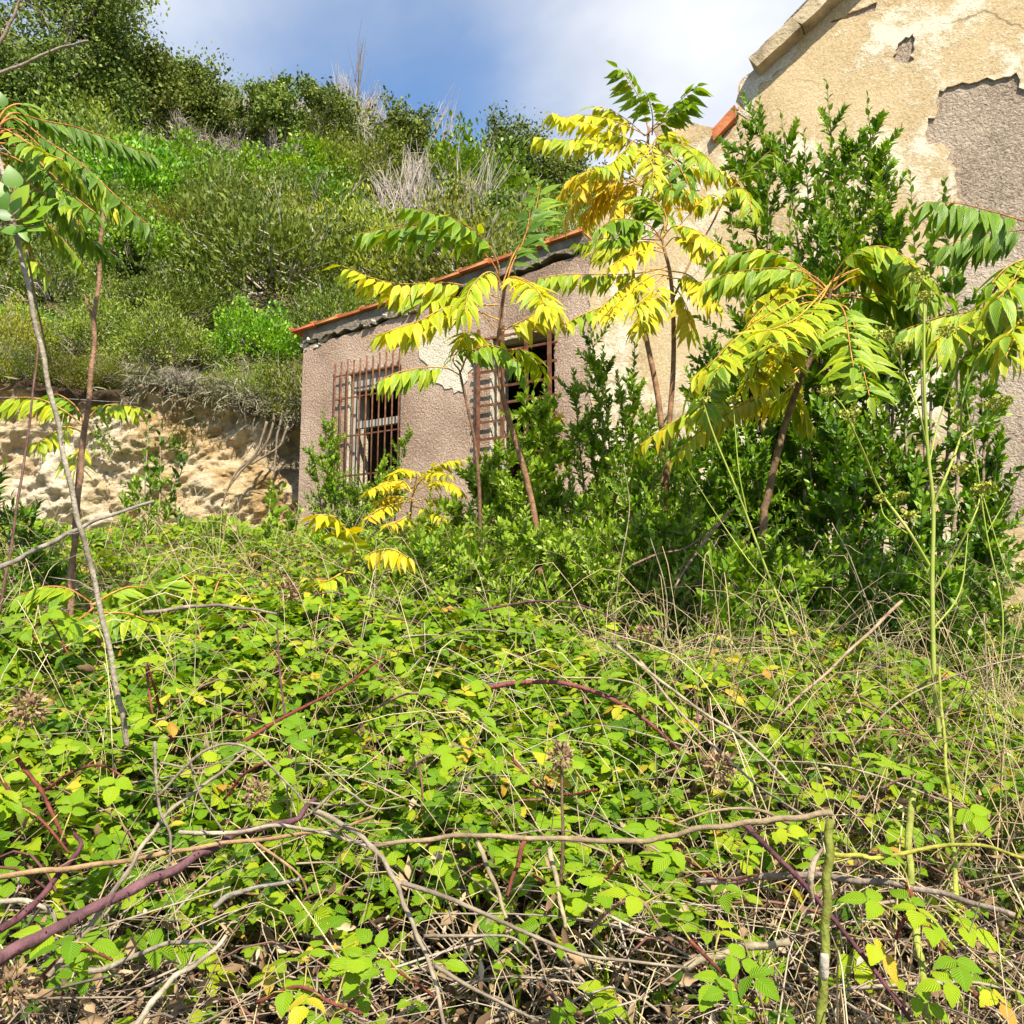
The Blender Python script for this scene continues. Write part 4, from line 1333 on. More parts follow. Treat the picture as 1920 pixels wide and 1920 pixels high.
# big one in front of the green shrub on the right
sapling([(1432, 1010), (1440, 930), (1468, 810), (1500, 715), (1535, 640), (1553, 575), (1557, 545)], 3.3, .017, .008,
        'large leaved young tree with broad yellow green fronds before the dark shrub', [
    ([(1557, 548), (1590, 500), (1640, 472), (1690, 478), (1725, 510), (1745, 545)], 0, -.25, .38, 11, .125, .55),
    ([(1557, 530), (1610, 505), (1660, 495), (1705, 520), (1725, 560)], .1, -.05, .44, 10, .12, .6),
    ([(1556, 545), (1520, 515), (1460, 503), (1390, 508), (1320, 525)], 0, .15, .42, 12, .11, .9),
    ([(1556, 545), (1500, 500), (1440, 470), (1380, 475), (1330, 490)], .2, .35, .40, 11, .11, .7),
    ([(1559, 527), (1540, 560), (1509, 606), (1470, 638), (1435, 655)], 0, -.5, .50, 12, .125, .28),
    ([(1554, 560), (1505, 555), (1440, 590), (1380, 635), (1325, 690)], 0, -.35, .55, 13, .12, .45),
    ([(1550, 545), (1500, 540), (1450, 560), (1410, 600), (1395, 630)], .1, -.1, .58, 11, .115, .45),
    ([(1557, 560), (1590, 580), (1604, 620), (1618, 690), (1630, 742)], 0, -.35, .46, 10, .125, .2),
    ([(1552, 590), (1500, 600), (1450, 640), (1420, 690), (1400, 720)], 0, -.3, .64, 10, .115, .5),
    ([(1550, 600), (1510, 640), (1470, 665), (1440, 710)], 0, -.3, .62, 9, .115, .5),
    ([(1556, 555), (1610, 550), (1670, 560), (1720, 590), (1745, 630)], .1, 0, .34, 11, .12, .55),
    ([(1556, 555), (1620, 560), (1690, 580), (1735, 610), (1760, 650)], 0, .2, .32, 10, .12, .7),
    ([(1557, 548), (1600, 520), (1660, 520), (1720, 540), (1775, 560)], 0, .3, .30, 11, .115, .7),
    ([(1440, 640), (1380, 650), (1345, 680), (1330, 720), (1322, 770)], -.1, -.2, .42, 12, .115, .2),
    ([(1540, 640), (1430, 650), (1370, 660), (1310, 700), (1290, 740)], -.1, -.1, .60, 11, .115, .5),
    ([(1520, 670), (1450, 720), (1380, 760), (1290, 775), (1200, 835)], .1, .1, .66, 13, .11, .5),
    ([(1515, 680), (1440, 735), (1370, 770), (1310, 810), (1270, 850)], .1, 0, .68, 11, .105, .5),
    ([(1515, 680), (1480, 730), (1430, 750), (1360, 770)], .1, .3, .62, 10, .10, .6),
    ([(1515, 690), (1490, 740), (1500, 770), (1520, 790)], .1, .1, .55, 7, .10, .6),
], bark=(.25, .16, .09, 1), dense=9)
# fronds that reach in from the right, from a tree whose stem stands at the edge
sapling([(1985, 1100), (1975, 800), (1965, 600), (1960, 480), (1955, 430)], 3.0, .020, .010,
        'young tree at the right edge whose fronds hang across the grey wall', [
    ([(1958, 435), (1920, 415), (1860, 397), (1800, 382), (1738, 378)], 0, -.1, .24, 10, .125, .95),
    ([(1960, 500), (1930, 485), (1890, 500), (1860, 530)], 0, -.25, .48, 7, .13, .5),
    ([(1963, 545), (1900, 545), (1830, 580), (1760, 595), (1690, 620)], 0, .1, .46, 10, .14, .8),
    ([(1963, 560), (1920, 575), (1860, 590), (1800, 610), (1750, 640)], 0, -.2, .50, 9, .14, .75),
    ([(1964, 570), (1925, 600), (1900, 640), (1885, 670)], 0, -.4, .62, 7, .13, .6),
    ([(1962, 520), (1930, 510), (1900, 530), (1870, 560)], 0, -.5, .42, 7, .14, .5),
], bark=(.25, .16, .09, 1), dense=5)
# seedlings low in front of the annex
sapling([(760, 1100), (770, 960), (775, 920)], 5.2, .009, .005, 'low bright yellow seedling tree in front of the left barred window', [
    ([(775, 925), (740, 905), (715, 910), (690, 920)], 0, -.2, .84, 9, .085, .4),
    ([(775, 920), (800, 885), (830, 868), (860, 862)], 0, -.1, .80, 9, .085, .4),
    ([(776, 920), (780, 890), (760, 880), (735, 890)], 0, -.3, .82, 8, .08, .4),
    ([(775, 925), (810, 905), (845, 905), (870, 925)], 0, -.2, .80, 9, .08, .5),
    ([(775, 940), (740, 945), (710, 955), (685, 975)], 0, -.3, .80, 8, .08, .4),
    ([(775, 940), (815, 935), (850, 945)], 0, -.1, .82, 8, .08, .5),
    ([(772, 960), (750, 975), (725, 985)], 0, -.3, .84, 7, .08, .4),
    ([(775, 925), (790, 900), (815, 885), (840, 890)], 0, -.3, .78, 9, .075, .4),
    ([(775, 935), (735, 930), (705, 940)], 0, -.1, .8, 9, .075, .4),
    ([(775, 930), (760, 905), (740, 900), (715, 905)], 0, .1, .76, 9, .075, .5),
    ([(774, 950), (800, 955), (830, 970)], 0, -.3, .82, 8, .075, .5),
], group=None)
sapling([(655, 1180), (650, 1090), (655, 1060)], 3.4, .008, .005, 'small seedling with glowing yellow fronds by the house corner', [
    ([(655, 1065), (665, 1020), (645, 990), (620, 968), (590, 965)], 0, -.2, .76, 8, .10, .35),
    ([(655, 1060), (700, 1035), (735, 1030), (765, 1045)], 0, -.2, .86, 7, .085, .6),
    ([(655, 1065), (640, 1075), (610, 1090), (585, 1085)], 0, -.2, .62, 6, .085, .4),
])
sapling([(1060, 1080), (1035, 960), (1025, 860), (1020, 840)], 5.6, .009, .005, 'thin yellow leaved seedling under the right barred window', [
    ([(1022, 845), (1010, 815), (1025, 790), (1050, 775)], 0, -.1, .74, 8, .09, .5),
    ([(1022, 848), (1000, 870), (985, 900), (980, 925)], 0, -.2, .78, 8, .09, .7),
    ([(1025, 860), (1045, 850), (1062, 865)], 0, -.2, .70, 6, .085, .5),
    ([(1030, 900), (985, 925), (940, 925), (905, 932)], 0, -.3, .80, 9, .09, .8),
    ([(1032, 930), (1010, 945), (975, 945)], 0, -.2, .82, 7, .085, .7),
])
# left side: frond tree at the edge and small yellow ones by the bank
sapling([(-60, 1250), (-50, 800), (-30, 420), (-15, 290), (-8, 240)], 2.6, .014, .008, 'green young tree at the left edge arching its fronds over the stems', [
    ([(-10, 240), (30, 222), (85, 262), (150, 305), (215, 365), (280, 425)], 0, .1, .22, 14, .080, .7),
    ([(-12, 260), (30, 260), (80, 310), (130, 360), (180, 400)], 0, -.2, .28, 13, .078, .6),
    ([(-15, 290), (30, 330), (70, 400), (110, 440), (150, 490)], 0, .1, .34, 12, .076, .6),
    ([(-15, 280), (50, 310), (110, 380), (150, 430), (215, 480)], 0, .3, .26, 13, .078, .6),
    ([(-12, 250), (40, 245), (100, 300), (160, 345), (225, 400)], 0, .2, .30, 14, .076, .6),
    ([(-15, 300), (20, 360), (45, 430), (60, 480), (95, 520)], 0, 0, .42, 11, .074, .6),
    ([(-10, 240), (10, 205), (40, 195), (70, 210)], 0, .2, .15, 6, .085, .6),
], dense=5)
sapling([(135, 1160), (140, 990), (150, 850), (158, 790)], 3.6, .012, .007, 'stunted young tree with yellowing fronds before the pale bank', [
    ([(158, 800), (120, 770), (80, 750), (40, 745), (5, 752)], 0, .1, .52, 9, .10, .85),
    ([(158, 795), (185, 765), (220, 758), (265, 765)], 0, -.1, .58, 7, .09, .7),
    ([(155, 810), (125, 800), (95, 815), (70, 830)], 0, -.2, .66, 7, .09, .7),
    ([(155, 815), (150, 840), (140, 855), (150, 880)], 0, -.3, .66, 6, .09, .6),
    ([(158, 790), (140, 760), (110, 740), (90, 742)], 0, .2, .36, 7, .10, .7),
], bark=(.20, .11, .07, 1))
sapling([(200, 1320), (185, 1200), (170, 1130)], 2.9, .009, .005, 'knee high seedling with flat green fronds at the foot of the pale stem', [
    ([(170, 1130), (130, 1105), (85, 1100), (40, 1115)], 0, -.1, .30, 7, .10, .4),
    ([(172, 1135), (215, 1110), (250, 1100), (300, 1110)], 0, .2, .40, 7, .095, .4),
    ([(175, 1140), (150, 1160), (110, 1180)], 0, -.2, .34, 6, .10, .4),
    ([(180, 1150), (235, 1150), (280, 1165)], 0, -.1, .42, 6, .10, .4),
])
sapling([(420, 1290), (410, 1200), (395, 1140)], 3.2, .008, .005, 'knee high seedling with a striped yellow frond left of centre', [
    ([(395, 1140), (430, 1120), (470, 1118), (505, 1125)], 0, -.1, .66, 6, .095, .45),
    ([(395, 1140), (365, 1100), (345, 1080), (330, 1085)], 0, .1, .32, 7, .10, .4),
    ([(395, 1140), (410, 1090), (430, 1075)], 0, .3, .40, 6, .095, .4),
    ([(400, 1160), (370, 1150), (340, 1160)], 0, -.1, .45, 6, .09, .4),
])


# ------------------------------------------------------------------ leafy shrubs by the walls
LAUREL = leaflet_meshes('leaf', 5, 3, .27, 'laurel_leaf_single', bend=(.0, .25), fold=(.15, .35), wf=ovate)


def leafy_shrub(base_px, d, tops, label, L=.05, n_side=100, nl_side=22, single=0, tone=.5, name='leafy_shrub', r0=.014, side=(.15, .42), lo=.2, seed=0, cat='shrub', mat='laurel_leaf', width=1.0, tipn=(24, 26)):
    """upright shoots from one base; leaves of the shoot tips are objects, the rest one foliage mesh"""
    r = np.random.default_rng(seed + 500)
    b = P(base_px[0], base_px[1], d)
    b.z = float(ground_z(b.x, b.y)) - .05
    root = empty(name, b, label, cat)
    gs = Geo(); gf = Geo()
    curves = []
    for i, (x, y, dd) in enumerate(tops):
        tip = P(x, y, d + dd)
        st = b + Vector((r.normal(0, .10), r.normal(0, .08), 0))
        mid = st.lerp(tip, .5) + Vector(((tip.x - st.x) * .18 + r.normal(0, .04), r.normal(0, .05), (tip.z - st.z) * -.02))
        c = spline([st - b, mid - b, tip - b], 8)
        curves.append(np.array([tuple(p) for p in c]))
        tube(gs, c, np.linspace(r0, .0025, len(c)), 5)
    pos, dr, nor, tn = [], [], [], []

    def leaves_along(p0, p1, n, t0, keep):
        ax = unit(p1 - p0)
        ref = unit(np.cross(ax, [.3, .2, .9])); r2 = np.cross(ax, ref)
        ph = r.uniform(0, 6.28)
        base_t = r.normal(tone, .12)
        for k in range(n):
            t = t0 + (1 - t0) * (k + .5) / n
            a = ph + k * 2.39996
            out = math.cos(a) * ref + math.sin(a) * r2
            q = p0 + (p1 - p0) * t
            openn = .95 - .55 * t
            dd_ = unit(out * openn + ax * .75 + np.array([0, 0, .15]) + r.normal(0, .12, 3))
            nn = unit(ax * 1.0 - out * .5 + r.normal(0, .15, 3))
            keep.append((q + dd_ * .004, dd_, nn, min(1, max(0, base_t + r.normal(0, .14) + .28 * t * t)), L * r.uniform(.75, 1.15) * (1 - .35 * t * t)))

    singles, mass = [], []
    for c in curves:
        ln = np.linalg.norm(np.diff(c, axis=0), axis=1).sum()
        k0 = int(len(c) * .62)
        p0, p1 = c[k0], c[-1]
        tgt = singles if single else mass
        leaves_along(p0, (p0 + p1) / 2 + (c[(k0 + len(c)) // 2] - (p0 + p1) / 2), tipn[0], 0, tgt)
        leaves_along(c[(k0 + len(c)) // 2], p1, tipn[1], 0, tgt)
    for k in range(n_side):
        c = curves[r.integers(len(curves))]
        t = r.uniform(lo, .93); i = t * (len(c) - 1); j = int(i)
        p0 = c[j] + (c[min(j + 1, len(c) - 1)] - c[j]) * (i - j)
        ax = unit(c[min(j + 1, len(c) - 1)] - c[max(j - 1, 0)])
        dv = unit(r.normal(size=3) * np.array([1, .9, .5]) + ax * .9 + np.array([0, 0, .35]))
        p1 = p0 + dv * r.uniform(*side) * (1.1 - .6 * t)
        tube(gs, [p0, (p0 + p1) / 2 + np.array([0, 0, -.01]), p1], [.004, .003, .0015], 3)
        leaves_along(p0, p1, nl_side, .12, mass)
    if single and len(singles) > single:
        idx = list(r.permutation(len(singles)))
        mass += [singles[i] for i in idx[single:]]; singles = [singles[i] for i in idx[:single]]
    if mass:
        a = [np.array(z) for z in zip(*mass)]
        scatter(gf, T_OVAL if L > .04 else T_SMALL, a[0], a[1], a[2], a[4], a[3], width)
        tag(link('foliage', gf.mesh('foliage', M[mat]), root), kind='stuff')
    link('stems', gs.mesh('stems', M['stem']), root, color=(.30, .24, .16, 1))
    for (q, dd_, nn, tt, ll) in singles:
        o = bpy.data.objects.new('leaf', LAUREL[int(r.integers(5))]); COL.objects.link(o); o.parent = root
        o.matrix_basis = Matrix.Translation(Vector(q)) @ frame(Vector(dd_), Vector(nn)).to_4x4() @ Matrix.Diagonal((ll, ll, ll, 1))
        o.color = (tt, tt, tt, 1)
    return root


leafy_shrub((1560, 1080), 4.55, [(1423, 178, .25), (1379, 208, .3), (1464, 206, .2), (1507, 247, .1), (1550, 150, .1), (1586, 231, 0), (1626, 178, 0), (1651, 275, -.05), (1660, 302, -.1), (1440, 330, .1), (1530, 330, -.1), (1600, 340, -.2), (1690, 400, -.1), (1360, 330, .25), (1480, 400, -.25), (1570, 420, -.35)],
            'tall dark green laurel like shrub of upright shoots against the ochre wall', L=.056, n_side=620, nl_side=24, single=290, tone=.6, r0=.018, seed=1, side=(.2, .5), lo=.3)
leafy_shrub((1720, 1090), 4.3, [(1707, 325, .0), (1770, 335, .05), (1745, 400, 0), (1790, 480, 0), (1680, 500, -.1), (1830, 540, 0), (1860, 700, 0), (1800, 640, -.1)],
            'green shrub with a forked pair of shoots beside the grey bare patch', L=.062, n_side=90, nl_side=15, single=200, tone=.5, seed=2, side=(.12, .32), lo=.35)
leafy_shrub((1640, 1180), 4.2, [(1560, 760, 0), (1660, 800, 0), (1700, 860, 0), (1600, 900, -.2), (1500, 800, .1), (1740, 930, -.1), (1820, 880, 0), (1880, 800, 0), (1900, 900, 0), (1860, 1000, -.1)],
            'dark shaded shrub at the foot of the grey patched wall', L=.058, n_side=300, nl_side=16, tone=.36, seed=3, side=(.15, .45), lo=.25)
leafy_shrub((1420, 1120), 4.5, [(1300, 700, .3), (1340, 640, .3), (1400, 700, .1), (1450, 620, .1), (1260, 800, .2), (1370, 820, 0), (1480, 760, 0), (1330, 880, -.1), (1430, 860, -.2)],
            'dense dark shrub between the two yellow young trees', L=.055, n_side=560, nl_side=20, tone=.5, seed=4, side=(.15, .45), lo=.2)
leafy_shrub((1150, 1060), 5.3, [(1105, 600, .2), (1130, 650, .2), (1075, 690, .2), (1160, 720, .1), (1100, 760, 0), (1190, 640, .2), (1210, 780, 0), (1130, 820, -.1), (1060, 830, -.1)],
            'bushy green shrub to the right of the right barred window', L=.052, n_side=260, nl_side=18, single=120, tone=.7, seed=5, side=(.12, .4), lo=.3)
leafy_shrub((660, 1040), 7.1, [(606, 770, .1), (632, 800, .1), (690, 905, .1), (722, 845, 0), (765, 800, 0), (615, 850, 0), (740, 890, -.1), (585, 830, .1), (660, 900, -.1)],
            'small leaved shrub growing in front of the left barred window', L=.042, n_side=300, nl_side=20, tone=.7, seed=6, side=(.12, .34), lo=.25)
leafy_shrub((960, 1080), 5.0, [(880, 860, .1), (910, 850, .1), (1000, 740, .2), (985, 700, .3), (950, 900, 0), (1010, 860, 0), (850, 930, 0), (1050, 900, 0), (1035, 770, .1), (960, 800, .1), (930, 830, .1), (1020, 720, .2)],
            'green shrub with pale shoots rising below the right barred window', L=.055, n_side=280, nl_side=16, tone=.8, seed=7, side=(.1, .35), lo=.35)
leafy_shrub((850, 1100), 4.9, [(800, 960, .1), (850, 970, .1), (900, 960, 0), (760, 990, 0), (950, 970, 0), (1000, 980, 0), (880, 1000, -.2), (830, 1010, -.2)],
            'low green shrub in the dip before the annex wall', L=.045, n_side=230, nl_side=16, tone=.8, seed=8, side=(.12, .35), lo=.3)
leafy_shrub((1150, 1120), 4.4, [(1080, 930, .1), (1130, 920, .1), (1200, 900, .1), (1250, 930, 0), (1050, 980, 0), (1170, 980, -.2), (1290, 960, 0), (1100, 1010, -.2)],
            'low leafy shrub at the foot of the ochre wall', L=.045, n_side=240, nl_side=16, tone=.78, seed=9, side=(.12, .35), lo=.3)
leafy_shrub((525, 1130), 5.4, [(510, 905, 0), (540, 960, 0), (495, 985, 0), (550, 1010, -.1), (575, 1000, 0), (470, 1040, -.1)],
            'slender green plant with upright leaves at the house corner', L=.06, n_side=60, nl_side=12, tone=.75, seed=10, side=(.08, .25), lo=.3, tipn=(8, 10), name='leafy_plant', cat='plant')
leafy_shrub((285, 1050), 6.2, [(280, 770, 0), (300, 790, .1), (270, 850, 0), (340, 850, 0), (345, 870, .05), (320, 890, 0)],
            'dark leaved sapling standing before the pale bank', L=.072, n_side=16, nl_side=6, tipn=(5, 6), tone=.3, seed=11, side=(.08, .25), lo=.4, name='leafy_plant', cat='plant')
for k, (bx, by, d, tp, lab) in enumerate([
    (960, 1140, 3.55, [(900, 1000), (940, 985), (980, 975), (1020, 985), (1060, 1000), (920, 1030), (1000, 1030)], 'light green bush hiding the foot of the orange stemmed young tree'),
    (820, 1130, 3.5, [(770, 1010), (810, 1000), (850, 1010), (880, 1020), (740, 1040), (830, 1040)], 'light green bush left of the thin crooked young tree'),
    (700, 1150, 3.8, [(640, 1050), (690, 1030), (740, 1030), (780, 1040), (660, 1070)], 'pale green bush behind the small glowing yellow seedling'),
    (1120, 1140, 3.6, [(1070, 1000), (1110, 985), (1150, 980), (1190, 990), (1090, 1030), (1170, 1030)], 'light green bush before the trunk of the tallest young tree'),
    (1260, 1150, 3.7, [(1200, 980), (1240, 960), (1280, 970), (1320, 1000), (1230, 1030), (1300, 1040)], 'mid green bush to the right of the tallest young tree trunk'),
    (1200, 1080, 4.0, [(1150, 850), (1200, 820), (1240, 800), (1280, 830), (1180, 900), (1260, 900), (1220, 760)], 'tall leafy bush covering the trunk of the tallest young tree'),
    (1400, 1170, 3.1, [(1350, 1040), (1390, 1020), (1440, 1000), (1480, 1030), (1420, 1060)], 'mid green bush hiding the foot of the large leaved young tree'),
    (1560, 1200, 3.3, [(1500, 1030), (1550, 1010), (1600, 1030), (1650, 1050), (1530, 1080), (1620, 1090)], 'dark bush right of the large leaved young tree foot'),
    (1760, 1220, 3.3, [(1700, 1080), (1750, 1050), (1800, 1070), (1850, 1090), (1720, 1120)], 'dark bush behind the tall branching fennel')]):
    leafy_shrub((bx, by), d, [(x, y, .04 * i) for i, (x, y) in enumerate(tp)], lab, L=.042, n_side=210, nl_side=16, tone=[.85, .82, .85, .82, .7, .7, .65, .5, .45][k], seed=60 + k, side=(.1, .28), lo=.15, r0=.008)
for k, (bx, by, d, tp, tn, lab) in enumerate([
    (300, 1090, 5.6, [(230, 930), (260, 900), (290, 890), (320, 950), (350, 980), (240, 1000), (380, 1010)], .72, 'tuft of narrow green leaves growing against the middle of the bank'),
    (430, 1110, 5.2, [(390, 980), (420, 960), (450, 1000), (410, 1030), (470, 1040)], .78, 'light green tuft of narrow leaves between bank and house corner'),
    (180, 1110, 5.0, [(150, 980), (190, 1000), (220, 1010), (130, 1030), (240, 1040)], .6, 'green tuft of narrow leaves at the left foot of the bank'),
    (40, 1060, 4.2, [(10, 870), (20, 930), (60, 960), (-10, 900), (40, 1000)], .2, 'dark leafy plant at the left edge before the bank'),
    (60, 1180, 3.8, [(20, 1060), (60, 1040), (100, 1070), (130, 1090), (0, 1090)], .35, 'grey green plant low at the left edge'),
    (590, 1120, 4.9, [(560, 1030), (600, 1010), (640, 1050), (540, 1060), (660, 1060)], .75, 'fresh green tuft at the foot of the annex corner')]):
    leafy_shrub((bx, by), d, [(x, y, .05 * i) for i, (x, y) in enumerate(tp)], lab, L=.07, n_side=70, nl_side=12, tone=tn, seed=20 + k, side=(.08, .28), lo=.2, name='leafy_plant', cat='plant', width=.55, r0=.006, tipn=(10, 10))
# ------------------------------------------------------------------ bramble thicket
def lump(x, y):
    return .09 * np.sin(2.3 * x + 1.1 * y) * np.sin(1.9 * y - .8 * x + 1) + .06 * np.sin(5.1 * x + 2) * np.sin(4.3 * y + .7 * x)


def top_z(x, y):
    return canopy(x, y) + lump(x, y)


def on_view(x, y, m=.62):
    return np.abs(x) < y * m + .3


def off_wall(x, y):
    """in front of the facade and of the bank"""
    return ((x - W0.x) * INTO.x + (y - W0.y) * INTO.y < -.12) & (y < bank_y(x) - .45)


def compound(geo, T, x, y, z, n_leaf, size, tone_mu, r, tilt=.45):
    """trifoliate leaves at points: three leaflets each"""
    n = len(x)
    az = r.uniform(0, 2 * math.pi, n)
    fw = np.stack([np.cos(az), np.sin(az), r.normal(.0, .28, n)], 1)
    nz = unit(np.stack([r.normal(.06, tilt, n), r.normal(-.22, tilt, n), np.full(n, 1.0)], 1))
    fw = unit(fw - (fw * nz).sum(1, keepdims=True) * nz); lt = np.cross(nz, fw)
    tone = np.clip(r.normal(tone_mu, .19, n), 0, .92)
    yel = r.random(n)
    tone = np.where(yel < .016, r.uniform(.93, 1.0, n), tone)
    p = np.stack([x, y, z], 1)
    s = size * r.uniform(.5, 1.35, n)
    for k, a in enumerate((0.0, 1.25, -1.25)):
        d = fw * math.cos(a) + lt * math.sin(a)
        d = d + nz * r.normal(-.12, .18, n)[:, None]
        off = fw * (s * (.30 if k == 0 else .05))[:, None]
        scatter(geo, T, p + off, d, nz + r.normal(0, .15, (n, 3)), s * (1.0 if k == 0 else .86), np.clip(tone + r.normal(0, .05, n), 0, 1))


def build_thicket():
    r = np.random.default_rng(77)
    gn, gm = Geo(), Geo()
    # near leaves
    n = 31000
    y = r.uniform(.95, 3.2, n) ; x = r.uniform(-1, 1, n) * (y * .64 + .25)
    dens = np.interp(y, [.9, 1.45, 1.75, 2.1, 3.2], [.012, .02, .085, .55, 1.0]) * np.where(x > .35, .62, 1.0)
    right = smooth(.3, 1.0, x)
    k = r.random(n) < dens
    x, y, right = x[k], y[k], right[k]
    cut = np.interp(y, [1.6, 2.0, 2.6, 3.2], [.10, .13, .28, .60]) + .25 * smooth(.2, .9, x)
    z = top_z(x, y) + .03 - np.minimum(r.exponential(.11, len(x)), cut * r.uniform(.2, 1, len(x)))
    compound(gn, T_BRAM, x, y, z, 3, np.where(right > .5, .034, .041), .56, r)
    # far leaves
    n = 44000
    y = np.sqrt(r.uniform(3.0 ** 2, 9.6 ** 2, n)); x = r.uniform(-1, 1, n) * (y * .64 + .2)
    k = off_wall(x, y) & (r.random(n) < np.where(x > 1.0, .65, 1.0))
    x, y = x[k], y[k]
    z = top_z(x, y) + .03 - r.exponential(.12, len(x))
    compound(gm, T_BRAM_FAR, x, y, z, 3, .042, .60, r)
    tag(link('bramble_leaves', gn.mesh('bramble_leaves', M['bramble_leaf'])), 'mass of toothed green bramble leaves covering the near slope', None, None, 'stuff')
    tag(link('bramble_leaves', gm.mesh('bramble_leaves', M['bramble_leaf'])), 'mass of bramble leaves running up to the house wall', None, None, 'stuff')
    # small rounded leaves lower down
    g = Geo(); n = 9000
    y = np.sqrt(r.uniform(.95 ** 2, 5.5 ** 2, n)); x = r.uniform(-1, 1, n) * (y * .64 + .2); k = off_wall(x, y) & (r.random(n) < np.interp(y, [.9, 1.8, 2.4], [.10, .15, .6])); x, y = x[k], y[k]
    z = top_z(x, y) - .02 - r.exponential(.14, len(x))
    m = len(x)
    scatter(g, T_OVAL, np.stack([x, y, z], 1), rand_dirs(m, .25, r), unit(r.normal(0, .5, (m, 3)) + [.05, -.25, 1]), r.uniform(.014, .030, m), np.clip(r.normal(.45, .2, m), 0, .92), 1.2)
    tag(link('undergrowth', g.mesh('undergrowth', M['bramble_leaf'])), 'small round green leaves creeping under the brambles', None, None, 'stuff')
    # dry leaf litter and dead leaves caught in the thicket
    g = Geo(); n = 34000
    y = np.where(r.random(n) < .5, np.sqrt(r.uniform(.8 ** 2, 6.0 ** 2, n)), r.uniform(.8, 2.5, n)); x = r.uniform(-1, 1, n) * (y * .64 + .2); k = off_wall(x, y); x, y = x[k], y[k]
    m = len(x)
    low = r.random(m) < .75
    z = np.where(low, field_z(x, y) + r.exponential(.07, m) + .01, top_z(x, y) - r.exponential(.12, m))
    scatter(g, T_CURL, np.stack([x, y, z], 1), rand_dirs(m, 0, r), rand_dirs(m, .6, r), r.uniform(.015, .042, m), np.clip(r.normal(.5, .25, m), 0, 1), 1.0)
    tag(link('leaf_litter', g.mesh('leaf_litter', M['litter'])), 'dry brown leaf litter under the brambles', None, None, 'stuff')
    # dead twigs
    g = Geo()
    for i in range(4600):
        y0 = math.sqrt(r.uniform(.9 ** 2, 4.2 ** 2)) if r.random() < .6 else r.uniform(.95, 1.9); x0 = r.uniform(-1, 1) * (y0 * .62 + .2)
        near = y0 < 1.9
        z0 = float(field_z(x0, y0)); z0 += r.uniform(.05, 1.02) * (float(top_z(x0, y0)) - z0)
        az = r.uniform(0, 6.28); l = r.uniform(.12, .55)
        d = np.array([math.cos(az), math.sin(az), r.normal(.1, .3)]); d = unit(d)
        a = np.array([x0, y0, z0]); m1 = a + d * l * .5 + r.normal(0, .03, 3); b = a + d * l + np.array([0, 0, -.04])
        rr = r.choice([.0012, .0018, .0028, .004], p=[.45, .33, .17, .05])
        c = spline([Vector(a), Vector(m1), Vector(b)], 3)
        tube(g, c, np.linspace(rr, rr * .5, len(c)), 4)
        if r.random() < .5:
            e = np.array(c[3]); t2 = e + unit(d + r.normal(0, .6, 3)) * l * .35
            tube(g, [e, t2], [rr * .6, rr * .3], 3)
    tag(link('dead_twigs', g.mesh('dead_twigs', M['twig'])), 'tangle of thin dead grey twigs among the brambles', None, None, 'stuff')
    # thin red brown bramble stems arching under the leaves
    g = Geo()
    for i in range(520):
        y0 = math.sqrt(r.uniform(1.1 ** 2, 5.5 ** 2)); x0 = r.uniform(-1, 1) * (y0 * .62 + .2)
        if not off_wall(np.array([x0]), np.array([y0]))[0]: continue
        az = r.uniform(0, 6.28); l = r.uniform(.3, .8)
        z0 = float(top_z(x0, y0)); d = np.array([math.cos(az), math.sin(az), 0])
        a = np.array([x0, y0, z0 - .12]); m1 = a + d * l * .5; m1[2] = float(top_z(m1[0], m1[1])) + r.normal(0, .03); b = a + d * l; b[2] = float(top_z(b[0], b[1])) - .12
        c = spline([Vector(a), Vector(m1), Vector(b)], 4)
        tube(g, c, np.linspace(.0032, .0018, len(c)) * r.uniform(.6, 1.3), 4)
    tag(link('bramble_stems', g.mesh('bramble_stems', M['bramble_stem'])), 'thin red brown stems arching among the bramble leaves', None, None, 'stuff')
    # straw and dry grass, thicker to the right
    g = Geo()
    for i in range(7000):
        y0 = math.sqrt(r.uniform(.95 ** 2, 5.2 ** 2)); x0 = r.uniform(-1, 1) * (y0 * .62 + .2)
        if x0 < .3 and r.random() < (.45 if 1.9 < y0 < 2.6 else .78): continue
        if not off_wall(np.array([x0]), np.array([y0]))[0]: continue
        z0 = float(top_z(x0, y0)) - r.uniform(.06, .42)
        az = r.uniform(0, 6.28); l = r.uniform(.15, .50); lean = r.uniform(.2, 1.3)
        d = np.array([math.cos(az) * lean, math.sin(az) * lean, 1.0]); d = unit(d)
        a = np.array([x0, y0, z0]); b = a + d * l; b2 = b + unit(np.array([d[0], d[1], -.3 + r.normal(0, .3)])) * l * .6
        c = spline([Vector(a), Vector(b), Vector(b2)], 4)
        tube(g, c, np.linspace(.0013, .0005, len(c)) * r.uniform(.7, 1.5), 3)
    tag(link('dry_grass', g.mesh('dry_grass', M['straw'])), 'dry straw coloured grass standing in the thicket', None, None, 'stuff')
    # fresh grass blades
    g = Geo(); n = 4500
    y = np.sqrt(r.uniform(1.0, 7.5 ** 2, n)); x = r.uniform(-1, 1, n) * (y * .64 + .2); k = off_wall(x, y); x, y = x[k], y[k]; m = len(x)
    z = field_z(x, y) + r.uniform(.05, .3, m)
    d = unit(np.stack([r.normal(0, .35, m), r.normal(0, .35, m), np.ones(m)], 1))
    scatter(g, leaf_tmpl(3, lambda t: .5 * (1 - t * .6), .35, .1), np.stack([x, y, z], 1), d, rand_dirs(m, 0, r), r.uniform(.10, .26, m), np.clip(r.normal(.7, .12, m), 0, .9), .045)
    tag(link('grass', g.mesh('grass', M['bramble_leaf'])), 'thin fresh green grass blades between the leaves', None, None, 'stuff')


build_thicket()

